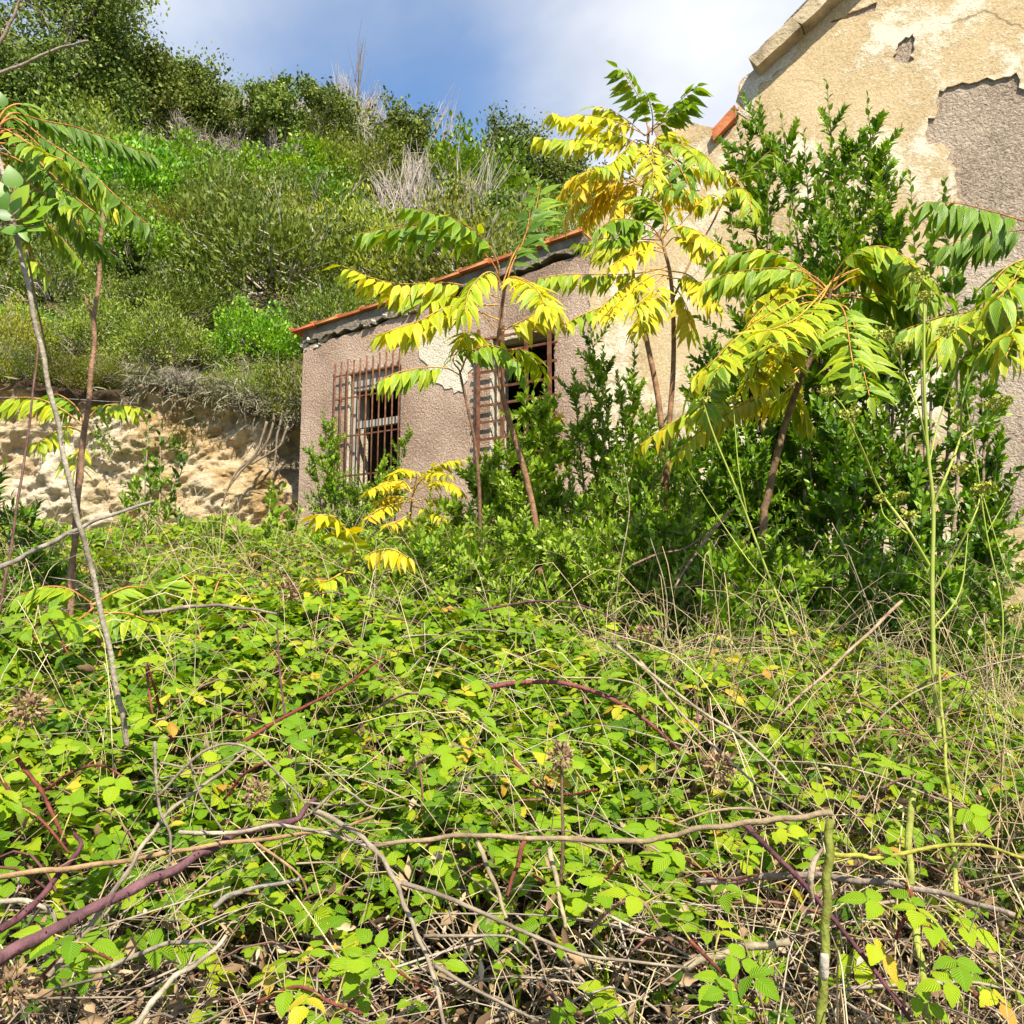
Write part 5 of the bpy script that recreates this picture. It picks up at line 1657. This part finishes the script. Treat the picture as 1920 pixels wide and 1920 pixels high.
# single bramble leaves one can pick out, on their own canes
BRAMBLE = leaflet_meshes('leaflet', 6, 8, .36, 'bramble_leaf_single', bend=(.05, .3), fold=(.05, .2), serr=.10, pleat=.008, wf=ovate)


def thorny(geo, pts, rads, r, n_thorn, sides=6):
    tube(geo, pts, rads, sides, True)
    for k in range(n_thorn):
        i = r.integers(0, len(pts) - 1)
        p = np.array(pts[i].lerp(pts[i + 1], r.random())); rr = float(np.interp(i, range(len(rads)), rads))
        o = unit(np.cross(np.array(pts[i + 1] - pts[i]), r.normal(size=3)))
        tube(geo, [p + o * rr * .7, p + o * (rr + .006) + np.array([0, 0, -.002])], [rr * .35, .0002], 3)


def darker(c, k=.62):
    return (c[0] * k, c[1] * k, c[2] * k, 1)


def bramble_plant(px_pts, d0, d1, rad, col, label, leaves, r, leaf_size=.052, tone=.6, thorns=30):
    n = len(px_pts)
    pts = [P(x, y, d0 + (d1 - d0) * i / (n - 1)) for i, (x, y) in enumerate(px_pts)]
    base = pts[0].copy()
    root = empty('bramble_cane', base, label, 'bramble')
    sp = spline([p - base for p in pts], 6)
    g = Geo(); thorny(g, sp, np.linspace(rad, rad * .6, len(sp)), r, thorns)
    link('stem', g.mesh('stem', M['stem']), root, color=darker(col))
    for k in range(leaves):
        i = int((k + .6) / leaves * (len(sp) - 2)); p = sp[i]
        az = r.uniform(0, 6.28)
        nz = Vector((r.normal(.1, .3), r.normal(-.35, .3), 1)).normalized()
        fw = Vector((math.cos(az), math.sin(az), r.normal(.25, .2))); fw = (fw - nz * fw.dot(nz)).normalized(); lt = nz.cross(fw)
        pet = p + fw * .035 + nz * .025
        g = Geo(); tube(g, [p, (p + pet) / 2 + nz * .006, pet], [.0016, .0013, .001], 3)
        lf = link('leaf', g.mesh('leaf', M['stem']), root, color=(.35, .30, .08, 1))
        tn = min(.92, max(0, r.normal(tone, .12))) if r.random() > .05 else .965
        s = leaf_size * r.uniform(.8, 1.2)
        for a, q in ((0, 1.0), (1.2, .86), (-1.2, .86)):
            dv = fw * math.cos(a) + lt * math.sin(a) + nz * r.normal(-.1, .12)
            o = bpy.data.objects.new('leaflet', BRAMBLE[int(r.integers(6))]); COL.objects.link(o); o.parent = lf
            pos = pet + fw * (.014 if a == 0 else 0)
            o.matrix_basis = Matrix.Translation(pos) @ frame(dv, nz + Vector((r.normal(0, .12), r.normal(0, .12), 0))).to_4x4() @ Matrix.Diagonal((s * q, s * q * r.uniform(.9, 1.1), s * q, 1))
            t_ = min(1, max(0, tn + r.normal(0, .03))); o.color = (t_, t_, t_, 1)
    return root


br = np.random.default_rng(21)
PURPLE = (.17, .065, .085, 1); RED = (.26, .075, .05, 1); GREY = (.40, .34, .27, 1); TAN = (.50, .32, .17, 1); PINK = (.40, .24, .20, 1)
CANES = [
    ([(300, 1330), (290, 1290), (275, 1250), (290, 1350), (330, 1390)], 1.95, 1.8, .0035, RED, 'bramble sprig with large lit leaves at the foot of the tall pale stem', 9),
    ([(90, 1480), (130, 1450), (190, 1435), (250, 1470)], 1.6, 1.5, .003, RED, 'bramble sprig with broad leaves under the left stems', 7),
    ([(-10, 1440), (30, 1500), (80, 1540), (130, 1600)], 1.45, 1.35, .003, RED, 'bramble sprig with pale serrated leaves at the left edge', 7),
    ([(545, 1430), (535, 1350), (525, 1260), (520, 1180)], 1.9, 2.3, .0035, PURPLE, 'upright reddish bramble cane left of centre', 7),
    ([(720, 1260), (700, 1235), (670, 1215), (620, 1200)], 2.3, 2.5, .004, PURPLE, 'short purple bramble cane with leaves, centre left', 6),
    ([(890, 1295), (960, 1282), (1050, 1280), (1140, 1308), (1210, 1350), (1275, 1408)], 1.95, 1.8, .0058, (.30, .10, .09, 1), 'arched red bramble cane in the middle of the thicket', 8),
    ([(1390, 1540), (1440, 1590), (1500, 1650), (1560, 1720), (1640, 1820), (1720, 1930)], 1.5, 1.25, .0048, PURPLE, 'long purple bramble cane running down to the lower right', 5),
    ([(1700, 1660), (1740, 1740), (1800, 1830), (1850, 1890)], 1.4, 1.2, .0045, RED, 'red bramble cane at the lower right', 6),
    ([(700, 1330), (770, 1300), (850, 1320), (920, 1360)], 1.9, 1.75, .003, PINK, 'leafy bramble sprig with veined leaves at the centre', 9),
    ([(960, 1420), (1000, 1470), (1060, 1490), (1120, 1480)], 1.65, 1.5, .003, RED, 'leafy bramble sprig below the arched red cane', 8),
    ([(1000, 1640), (1060, 1680), (1120, 1660), (1170, 1610)], 1.42, 1.32, .003, RED, 'leafy bramble sprig under the long fallen stalk', 8),
    ([(1110, 1740), (1150, 1700), (1200, 1690), (1240, 1740)], 1.35, 1.25, .003, PINK, 'bramble sprig with sharply veined leaves right of bottom centre', 7),
    ([(640, 1840), (700, 1800), (760, 1830), (830, 1880)], 1.32, 1.22, .003, RED, 'bramble sprig with curled leaves at the bottom centre', 7),
    ([(480, 1880), (560, 1850), (620, 1880), (680, 1900)], 1.25, 1.18, .003, RED, 'bramble sprig with orange leaf near the bottom edge', 6),
    ([(60, 1850), (110, 1800), (160, 1780), (210, 1800)], 1.25, 1.18, .003, RED, 'bramble sprig over dark litter in the lower left corner', 4),
    ([(1260, 1580), (1300, 1620), (1360, 1650), (1420, 1640)], 1.5, 1.4, .003, RED, 'leafy bramble sprig beside the broken green stalk', 7),
    ([(1650, 1480), (1700, 1460), (1760, 1490), (1820, 1520)], 1.7, 1.6, .003, PINK, 'bramble sprig with bright leaf at the right among dry grass', 6),
    ([(1680, 1760), (1700, 1720), (1740, 1740), (1790, 1790)], 1.35, 1.28, .003, RED, 'bramble sprig with yellowing leaves at the lower right edge', 6),
    ([(1290, 1760), (1330, 1800), (1380, 1850), (1420, 1890)], 1.3, 1.2, .003, RED, 'bramble sprig at the bottom edge left of the green stalk', 6),
    ([(1720, 1290), (1760, 1270), (1800, 1290), (1850, 1280)], 2.4, 2.3, .003, PINK, 'bramble sprig climbing the tall fennel on the right', 6),
    ([(420, 1500), (460, 1450), (510, 1430), (560, 1460)], 1.65, 1.55, .003, RED, 'bramble sprig behind the tangle of dead branches', 7),
    ([(760, 1450), (800, 1420), (860, 1400), (910, 1420)], 1.75, 1.65, .003, PINK, 'bramble sprig in the centre of the leafy slope', 8),
    ([(100, 1220), (60, 1190), (90, 1160), (130, 1230)], 2.2, 2.1, .003, RED, 'bramble sprig with yellow tipped leaves at the far left', 7),
    ([(560, 1130), (620, 1110), (680, 1130), (740, 1150)], 2.9, 2.7, .003, PINK, 'bramble sprig on the rise before the yellow seedling', 7),
    ([(1090, 1180), (1150, 1200), (1210, 1190), (1260, 1170)], 2.7, 2.5, .003, PINK, 'bramble sprig on the rise right of the centre stems', 7),
    ([(1380, 1210), (1440, 1190), (1500, 1200), (1550, 1230)], 3.0, 2.8, .003, PINK, 'bramble sprig before the dark shrub foot', 7),
]
for px, d0, d1, rad, col, lab, nlv in CANES:
    bramble_plant(px, d0, d1, rad, col, lab, nlv, br, leaf_size=.033 + .006 * min(2.0, d0 - 1))


# ------------------------------------------------------------------ single stalks, sticks and stems
def stick(name, px, d, rad, col, label, cat, sub=(), thorns=0, taper=.6, sides=7):
    """a bent stem through pixel points; d is one distance or a pair; sub = side twigs (points, radius)"""
    d0, d1 = d if isinstance(d, tuple) else (d, d)
    n = len(px)
    pts = [P(x, y, d0 + (d1 - d0) * i / (n - 1)) for i, (x, y) in enumerate(px)]
    base = pts[0].copy()
    sp = spline([p - base for p in pts], 7)
    ph = br.uniform(0, 6.28, 3)
    sp = [a + Vector((math.sin(i * .9 + ph[0]), math.sin(i * .7 + ph[1]), math.sin(i * .8 + ph[2]))) * rad * .22 for i, a in enumerate(sp)]
    rads = np.linspace(rad, rad * taper, len(sp)) * (1 + np.where(np.arange(len(sp)) % 7 == 0, .10, 0) + br.normal(0, .02, len(sp)))
    dk = .54 if min(col[:3]) > .2 else .62
    col = (col[0] * dk, col[1] * dk, col[2] * dk * .95, 1)
    g = Geo()
    if thorns: thorny(g, sp, rads, br, thorns, sides)
    else: tube(g, sp, rads, sides, True)
    o = link(name, g.mesh(name, M['stem']), None, base, col)
    tag(o, label, cat)
    if name in ('dead_branch', 'thorny_branch', 'fallen_stalk', 'dry_stick', 'tall_cane', 'grey_branch', 'tan_cane', 'bare_branch'):
        for _ in range(7 if name == 'dead_branch' else 4):
            i = int(br.integers(2, len(sp) - 2)); ax = np.array(sp[i + 1] - sp[i]); ax = unit(ax)
            dv = unit(ax * .9 + unit(np.cross(ax, br.normal(size=3))) * br.uniform(.5, 1.1)); ll = br.uniform(.03, .11)
            a = np.array(sp[i]); m1 = a + dv * ll * .5 + br.normal(0, .004, 3); e = m1 + unit(dv + br.normal(0, .4, 3)) * ll * .6
            g = Geo(); tube(g, [a, m1, e], [max(.0011, rad * .3), max(.0009, rad * .2), .0005], 4)
            link('side_twig', g.mesh('side_twig', M['stem']), o, color=col)
    for s in sub:
        m = len(s[0]); q = [P(x, y, d0 + (d1 - d0) * .5 + s[2]) - base for x, y in s[0]]
        g = Geo(); c = spline(q, 5); tube(g, c, np.linspace(s[1], s[1] * .5, len(c)), 5, True)
        link('side_twig', g.mesh('side_twig', M['stem']), o, color=col)
    return o


DGREY = (.46, .38, .29, 1); PALE = (.62, .54, .42, 1); BROWN = (.34, .20, .12, 1)
stick('bramble_cane', [(-40, 1815), (40, 1775), (140, 1722), (250, 1665), (330, 1628), (400, 1588), (470, 1555), (545, 1540), (590, 1500)], (1.12, 1.5), .0088, (.20, .095, .115, 1), 'thick purple bramble cane rising from the lower left corner', 'bramble cane', thorns=26, taper=.45, sides=9)
stick('bramble_cane', [(0, 1745), (60, 1700), (110, 1640), (150, 1590), (140, 1560)], (1.25, 1.4), .005, PURPLE, 'thinner purple cane crossing above the thick purple one', 'bramble cane', thorns=16)
stick('bramble_cane', [(30, 1420), (75, 1480), (105, 1540), (125, 1585)], (1.5, 1.42), .004, RED, 'red thorny cane at the left under pale leaves', 'bramble cane', thorns=18)
stick('fallen_stalk', [(1562, 1522), (1500, 1533), (1440, 1538), (1380, 1546), (1300, 1556), (1240, 1572), (1180, 1578), (1080, 1574), (960, 1570), (880, 1566), (800, 1574), (700, 1586)], (1.30, 1.36), .0046, (.50, .38, .24, 1), 'long tan broken stalk lying level across the thicket', 'stalk', sub=[([(1480, 1545), (1420, 1518), (1340, 1520), (1265, 1545)], .003, .0)], taper=.75)
o = stick('broken_stalk', [(1538, 1960), (1541, 1880), (1546, 1790), (1549, 1700), (1553, 1610), (1556, 1535)], (1.26, 1.28), .0068, (.34, .38, .07, 1), 'thick green broken stalk standing upright at the lower right', 'stalk', taper=.85, sides=9)
g = Geo(); tube(g, spline([P(1545, 1838, 1.245) - o.location, P(1546, 1815, 1.243) - o.location, P(1546, 1788, 1.245) - o.location], 4), [.003, .0055, .0062, .0062, .0062, .0062, .0062, .006, .005], 7, True)
link('scar', g.mesh('scar', M['stem']), o, color=(.48, .44, .36, 1))
g = Geo(); tube(g, spline([P(1543, 1590, 1.26) - o.location, P(1525, 1620, 1.25) - o.location, P(1520, 1660, 1.25) - o.location, P(1528, 1700, 1.25) - o.location], 4), np.interp(np.arange(13), [0, 6, 12], [.002, .006, .001]), 4, True)
link('dry_sheath', g.mesh('dry_sheath', M['stem']), o, color=(.34, .27, .19, 1))
stick('tan_cane', [(-20, 1645), (90, 1632), (180, 1622), (300, 1602), (400, 1584), (520, 1570), (640, 1552), (700, 1530)], (1.3, 1.38), .0042, TAN, 'long orange tan cane crossing the lower left', 'cane', sub=[([(480, 1580), (560, 1640), (580, 1690)], .0025, 0)])
stick('dry_stick', [(335, 1560), (430, 1562), (520, 1548), (600, 1560), (700, 1588)], 1.36, .0035, PALE, 'pale straight stick just above the tan cane', 'stick')
# grey dead branch with forked twigs, bottom centre
stick('dead_branch', [(590, 1520), (650, 1550), (700, 1590), (735, 1640), (760, 1700), (785, 1760), (810, 1820), (835, 1930)], (1.36, 1.16), .0042, DGREY, 'grey forked dead branch falling to the bottom centre', 'branch',
      sub=[([(752, 1655), (830, 1680), (900, 1710), (1000, 1755), (1090, 1790), (1180, 1802), (1290, 1815)], .0035, -.06), ([(815, 1810), (880, 1850), (950, 1885), (1010, 1915)], .003, -.1),
           ([(795, 1755), (880, 1755), (960, 1758), (1010, 1800)], .0025, -.08), ([(995, 1750), (1010, 1790), (1025, 1840)], .0018, -.06), ([(840, 1700), (850, 1740), (850, 1780)], .0016, -.05), ([(590, 1520), (640, 1480), (700, 1515), (760, 1510)], .0022, .02)])
stick('dead_branch', [(90, 1830), (150, 1760), (235, 1640), (275, 1575), (330, 1510), (400, 1460), (460, 1410)], (1.2, 1.4), .0038, DGREY, 'grey dead branch slanting up across the purple cane', 'branch',
      sub=[([(290, 1390), (292, 1450), (300, 1520), (320, 1570), (310, 1640), (270, 1690)], .0028, 0.), ([(290, 1500), (380, 1410), (460, 1400), (540, 1470), (575, 1510)], .0026, 0.), ([(575, 1505), (640, 1510), (700, 1500)], .002, .0), ([(355, 1420), (375, 1490), (420, 1560)], .002, .02), ([(300, 1430), (380, 1440), (470, 1400)], .002, .03)])
stick('dead_root', [(255, 1925), (285, 1880), (330, 1830), (380, 1800), (425, 1755)], (1.2, 1.3), .0046, PALE, 'pale bent dead root at the bottom left', 'root')
stick('dead_root', [(400, 1700), (440, 1675), (500, 1660), (560, 1650)], 1.42, .0048, (.50, .45, .38, 1), 'grey pale dead root behind the purple cane', 'root')
stick('dead_root', [(140, 1820), (200, 1815), (280, 1780), (350, 1765), (420, 1770)], 1.45, .0048, (.42, .36, .28, 1), 'weathered root lying in the litter at the lower left', 'root')
stick('dead_root', [(-10, 1690), (50, 1690), (95, 1710), (110, 1745)], 1.4, .0044, PALE, 'short pale root at the left edge', 'root')
stick('dead_wood', [(1280, 1812), (1340, 1792), (1410, 1775), (1478, 1768)], 1.42, .0068, (.55, .46, .33, 1), 'thick pale piece of dead wood near the bottom right', 'wood', taper=.8)
stick('thorny_branch', [(1310, 1655), (1400, 1648), (1500, 1640), (1600, 1650), (1700, 1662), (1800, 1685), (1905, 1718)], (1.6, 1.3), .0062, (.47, .37, .31, 1), 'grey thorny branch lying across the lower right', 'branch', thorns=24)
stick('yellow_stalk', [(1560, 1602), (1610, 1605), (1655, 1608), (1740, 1590), (1830, 1584), (1925, 1610)], 1.42, .0042, (.50, .48, .08, 1), 'bent yellow stalk right of the broken green one', 'stalk')
stick('green_stalk', [(1712, 1485), (1705, 1560), (1708, 1660), (1718, 1740), (1730, 1830), (1738, 1940)], (1.65, 1.25), .0062, (.40, .44, .09, 1), 'green stalk with dry top at the lower right', 'stalk', taper=.8)
stick('green_stalk', [(1795, 1700), (1788, 1600), (1778, 1480), (1770, 1380), (1760, 1250)], (1.5, 2.1), .0045, (.46, .50, .09, 1), 'slender green stem rising at the right beside the dry topped stalk', 'stalk')
stick('dry_stalk', [(1690, 1128), (1620, 1195), (1540, 1270), (1455, 1345)], (2.3, 1.9), .0045, (.58, .42, .28, 1), 'straight pale stem leaning below the dark shrub', 'stem')
stick('dry_stalk', [(1155, 1210), (1230, 1270), (1310, 1330), (1400, 1390), (1480, 1470)], (2.1, 1.6), .004, (.66, .56, .38, 1), 'long straw coloured stem slanting down right of centre', 'stem')
stick('dry_stalk', [(1200, 1240), (1270, 1330), (1340, 1400), (1430, 1480), (1510, 1530)], (2.1, 1.55), .003, (.60, .50, .34, 1), 'thin straw stem beneath the longer slanting one', 'stem')
stick('dry_stalk', [(1040, 1270), (1180, 1278), (1240, 1330), (1310, 1400)], (2.0, 1.8), .0022, (.68, .58, .30, 1), 'curved yellow straw in the centre', 'stem')
stick('bramble_cane', [(1372, 955), (1345, 985), (1310, 1030), (1265, 1100)], (3.6, 3.1), .0062, (.50, .30, .26, 1), 'pinkish thorny cane leaning out of the dark shrub', 'bramble cane', thorns=16)
stick('bramble_cane', [(1185, 1060), (1230, 1040), (1290, 1025), (1340, 985)], (3.3, 3.5), .0045, (.45, .27, .24, 1), 'pinkish arching cane joining the leaning one', 'bramble cane', thorns=12)
stick('bramble_cane', [(900, 1145), (980, 1130), (1060, 1128), (1130, 1150), (1190, 1180)], 2.8, .004, PURPLE, 'low arched purple cane on the rise', 'bramble cane', thorns=14)
stick('bramble_cane', [(455, 1390), (560, 1330), (640, 1290), (720, 1230)], (1.9, 2.3), .0045, RED, 'reddish cane slanting upward left of centre', 'bramble cane', thorns=16)
stick('bramble_cane', [(270, 1150), (340, 1140), (400, 1135), (450, 1140), (520, 1150)], 2.5, .006, (.42, .32, .28, 1), 'grey brown cane lying level left of centre', 'bramble cane', thorns=10)
stick('dry_stalk', [(1030, 1590), (1045, 1660), (1060, 1740)], (1.4, 1.3), .0045, (.55, .45, .28, 1), 'upright dry stem below the long fallen stalk', 'stem')
stick('dry_stalk', [(895, 1580), (925, 1650), (950, 1720)], (1.42, 1.32), .004, (.52, .42, .27, 1), 'leaning dry stem below the long fallen stalk', 'stem')
stick('bramble_cane', [(985, 1570), (970, 1620), (950, 1680)], (1.45, 1.35), .004, RED, 'short red cane hanging below the long fallen stalk', 'bramble cane', thorns=8)
stick('dry_stalk', [(1050, 1720), (1055, 1560), (1052, 1430)], (1.45, 1.5), .0035, (.20, .13, .08, 1), 'dark stem carrying a brown seed head', 'stem')
# brown dried flower heads
for k, (x, y, d, s, lab) in enumerate([(1050, 1420, 1.5, .020, 'rounded brown dried flower head at the centre'), (55, 1330, 1.7, .03, 'brown dried flower cluster at the left edge'), (480, 1485, 1.5, .018, 'small brown dried flower head left of centre'), (1210, 1190, 2.3, .024, 'brown dried flower cluster on the rise'), (540, 1110, 2.9, .030, 'brown dried flower plume before the house corner'), (1350, 1440, 1.8, .026, 'brown dried flower spray right of centre'), (20, 1850, 1.15, .024, 'brown dried flower head in the lower left corner')]):
    g = Geo(); m = 150; c = np.array(P(x, y, d))
    dd = rand_dirs(m, .2, br); scatter(g, T_CURL, dd * s * br.uniform(.3, 1.1, m)[:, None], dd, rand_dirs(m, 0, br), s * .45, br.uniform(.3, .75, m), 1.2)
    tag(link('dried_flower', g.mesh('dried_flower', M['litter']), None, c), lab, 'dried flower')

# tall stems at the left
stick('tall_cane', [(240, 1400), (222, 1305), (195, 1170), (165, 1040), (145, 970), (122, 860), (95, 735), (70, 620), (45, 500), (30, 440), (5, 320), (-25, 220)], (1.95, 1.75), .0062, (.60, .52, .42, 1), 'tall pale grey stem leaning from the thicket to the left edge', 'stem', thorns=20, taper=.8)
stick('cut_sapling', [(128, 1200), (135, 1080), (145, 960), (155, 840), (172, 700), (178, 600), (188, 480), (195, 368)], (3.3, 3.2), .0125, (.42, .24, .16, 1), 'brown upright cut stem before the hillside', 'stem', sub=[([(176, 598), (166, 575), (158, 552)], .007, -.02)], taper=.6)
stick('dark_cane', [(-5, 1160), (15, 1060), (35, 930), (52, 820), (66, 700), (75, 610)], (2.4, 2.6), .0045, (.22, .12, .10, 1), 'thin dark reddish stem at the left edge', 'stem', thorns=10)
stick('grey_branch', [(-15, 1072), (50, 1040), (110, 1010), (150, 990), (200, 968), (290, 940)], (2.3, 2.6), .0075, (.48, .42, .37, 1), 'grey branch crossing behind the tall pale stem', 'branch')
stick('hanging_cane', [(50, 470), (75, 600), (100, 690), (150, 750)], (2.2, 2.8), .003, (.50, .40, .32, 1), 'thin hanging stem between the pale stem and brown stem', 'stem')
stick('bare_branch', [(-12, 140), (40, 122), (90, 98), (130, 85), (165, 77)], 2.4, .0055, (.55, .46, .38, 1), 'bare pale branch reaching in at the upper left', 'branch')
stick('bare_branch', [(-10, 100), (10, 60), (28, 25), (40, -12)], 2.4, .006, (.40, .29, .22, 1), 'bare dark branch rising at the top left corner', 'branch', sub=[([(35, 0), (75, 20), (95, 60)], .002, 0)])
stick('fence_wire', [(-20, 745), (100, 747), (190, 752), (260, 756)], 5.5, .003, (.40, .38, .36, 1), 'thin wire stretched across in front of the bank', 'wire')
# round leaved shoot at the left edge
root = empty('round_leaved_shoot', P(8, 420, 1.75), 'shoot of large rounded green leaves at the left edge on the pale stem', 'shoot')
ROUND = leaflet_meshes('leaf', 3, 5, .36, 'laurel_leaf_single', bend=(.02, .15), fold=(.05, .15), wf=ovate)
for (x, y, L_, ang, tn, tilt) in [(40, 365, .075, 62, .95, .3), (22, 330, .075, 105, .55, .2), (12, 380, .07, 88, .35, .5), (55, 395, .07, 25, .85, .4), (62, 410, .065, 5, .75, .5), (30, 385, .060, 60, .12, .9), (5, 400, .06, 150, .2, .8), (35, 428, .05, 15, .2, .6), (70, 430, .06, -15, .7, .4), (80, 395, .06, 30, .8, .5), (20, 432, .055, 190, .5, .5), (2, 185, .05, 100, .4, .3), (48, 440, .05, -60, .6, .5), (-5, 350, .07, 120, .6, .4)]:
    a = math.radians(ang); dv = Vector((math.cos(a), -.15 + tilt * -.2, math.sin(a)))
    nv = Vector((.2, -.9, .5))
    L_ = L_ * .74
    o = bpy.data.objects.new('leaf', random.choice(ROUND)); COL.objects.link(o); o.parent = root
    o.matrix_basis = Matrix.Translation(P(x, y, 1.74) - dv * L_ * .5 - root.location) @ frame(dv, nv).to_4x4() @ Matrix.Diagonal((L_, L_, L_, 1)); o.color = (tn,) * 3 + (1,)
g = Geo()
for e in [(45, 385), (60, 405), (30, 350), (70, 430)]:
    tube(g, [Vector((0, 0, 0)), P(*e, 1.74) - root.location], [.003, .0015], 4)
link('stem', g.mesh('stem', M['stem']), root, color=(.35, .25, .15, 1))


# ------------------------------------------------------------------ fennel at the right
def fennel(px, d, rad, label, branches, umbels):
    pts = [P(x, y, d) for x, y in px]; base = pts[0].copy()
    root = empty('fennel', base, label, 'fennel')
    sp = spline([p - base for p in pts], 6); g = Geo(); tube(g, sp, np.linspace(rad, rad * .45, len(sp)), 6)
    link('stalk', g.mesh('stalk', M['fennel']), root, color=(1, 1, 1, 1))
    for b, r_ in branches:
        q = [P(x, y, d + .03 * i * br.normal()) - base for i, (x, y) in enumerate(b)]
        g = Geo(); c = spline(q, 5); tube(g, c, np.linspace(r_, r_ * .5, len(c)), 5)
        link('branch', g.mesh('branch', M['fennel']), root, color=(1.05, 1.05, 1.0, 1))
    for (x, y, s) in umbels:
        c = P(x, y, d) - base; g = Geo(); w = s / F * d
        for k in range(16):
            a = k * 2.4; rr = w * math.sqrt((k + .5) / 16)
            e = c + Vector((math.cos(a) * rr, math.sin(a) * rr, w * br.normal(0, .12)))
            tube(g, [c - Vector((0, 0, w * .9)), e], [.0011, .0008], 3)
            dd = rand_dirs(6, .4, br); scatter(g, T_TINY, np.array([tuple(e)] * 6) + dd * .004, dd, rand_dirs(6, .4, br), .009, .5, 2.0)
        link('umbel', g.mesh('umbel', M['fennel']), root, color=(1.2, 1.1, .9, 1))
    return root


fennel([(1765, 1420), (1752, 1280), (1748, 1100), (1750, 950), (1740, 850), (1733, 720), (1733, 560)], 2.35, .0072, 'tall branching yellow green fennel plant at the right',
       [([(1748, 950), (1775, 890), (1800, 820), (1805, 750), (1830, 680), (1860, 640)], .0042), ([(1803, 820), (1850, 785), (1885, 755)], .003), ([(1738, 840), (1720, 760), (1690, 690), (1660, 630)], .003),
        ([(1742, 1060), (1700, 990), (1650, 920), (1620, 850), (1590, 785)], .0048), ([(1600, 800), (1580, 760), (1555, 735)], .0022), ([(1700, 1000), (1660, 970), (1650, 940)], .0025), ([(1755, 1100), (1790, 1040), (1830, 960), (1838, 920)], .0035), ([(1820, 970), (1845, 930), (1850, 915)], .002),
        ([(1740, 880), (1760, 790), (1790, 700), (1800, 650)], .0028), ([(1735, 720), (1755, 660), (1775, 630)], .002), ([(1745, 1000), (1765, 900), (1800, 960)], .002), ([(1750, 1180), (1800, 1110), (1815, 1000)], .003)],
       [(1590, 775, 22), (1552, 733, 16), (1735, 555, 18), (1660, 625, 20), (1690, 650, 16), (1775, 620, 18), (1862, 755, 20), (1885, 750, 14), (1800, 880, 16), (1838, 915, 14), (1852, 912, 12), (1705, 965, 14), (1690, 930, 10), (1650, 935, 10), (1720, 520, 16)])
fennel([(1530, 1350), (1480, 1180), (1430, 1050), (1390, 940), (1340, 820), (1320, 760)], 2.7, .0048, 'slim leaning fennel stalk left of the tall branching one',
       [([(1400, 960), (1385, 880), (1375, 760)], .0025), ([(1450, 1100), (1410, 1060), (1340, 960), (1290, 880)], .0025)], [(1375, 750, 10), (1318, 752, 10)])
fennel([(1870, 1300), (1880, 1150), (1850, 1000), (1830, 860), (1810, 740)], 2.7, .0032, 'dry grey fennel stems at the right edge',
       [([(1850, 1000), (1890, 930), (1915, 880)], .002), ([(1840, 920), (1880, 1050), (1920, 1150)], .002)], [(1915, 1060, 8), (1900, 1140, 8)])
# extra dry upright stems with seed heads by the wall foot
for k, (px, d, lab) in enumerate([([(1660, 1330), (1640, 1180), (1600, 1060), (1560, 980)], 2.8, 'dry upright stem before the dark shrub'), ([(1840, 1400), (1850, 1280), (1845, 1150)], 2.3, 'dry grass stem with seed head at the right edge'), ([(1150, 1230), (1160, 1080), (1180, 960), (1170, 870)], 3.4, 'tall thin dry stem right of the centre saplings'), ([(1240, 1260), (1250, 1120), (1220, 1010)], 3.0, 'leaning dry stem on the rise'), ([(965, 1230), (955, 1160), (960, 1080)], 3.0, 'short pale dry stem beneath the centre saplings'), ([(1600, 1400), (1680, 1320), (1780, 1270), (1920, 1230)], 2.2, 'long dry straw bending to the right edge')]):
    stick('dry_stalk', px, d, .0028, (.58, .48, .34, 1), lab, 'stem', taper=.5)
# roots hanging from the undercut bank
for k, px in enumerate([[(515, 775), (508, 810), (490, 845), (455, 880), (425, 920)], [(530, 770), (520, 820), (515, 870), (512, 900)], [(500, 790), (480, 850), (440, 890), (415, 950)], [(540, 800), (520, 840), (470, 870)]]):
    stick('hanging_root', px, 9.55, .016, (.36, .28, .20, 1), ['thick root creeping down the pale bank', 'straight root hanging from the overhang near the house', 'thin root winding down the bank under the overhang', 'short root under the overhang'][k], 'root')

# shaggy dry fringe hanging over the lip of the bank
g = Geo(); rr = np.random.default_rng(9); m = 4200
x = np.where(rr.random(m) < .12, rr.uniform(-11, -.5, m), rr.uniform(-4.4, -1.5, m)); y = bank_y(x) - .02 + rr.normal(0, .16, m)
z = BANK_TOP + .06 - .42 * smooth(-4.2, -2.4, x) + .1 * np.sin(x * 1.7) + rr.normal(0, .10, m)
scatter(g, leaf_tmpl(2, lambda t: .3, .5, .1), np.stack([x, y, z], 1), unit(rr.normal(0, .6, (m, 3)) + np.array([0, -.7, -.15])), rand_dirs(m, .5, rr), rr.uniform(.06, .2, m), np.clip(rr.normal(.45, .2, m), 0, 1), .14)
tag(link('dry_fringe', g.mesh('dry_fringe', M['scrub_grey'])), 'shaggy dry grass hanging over the lip of the bank', None, None, 'stuff')
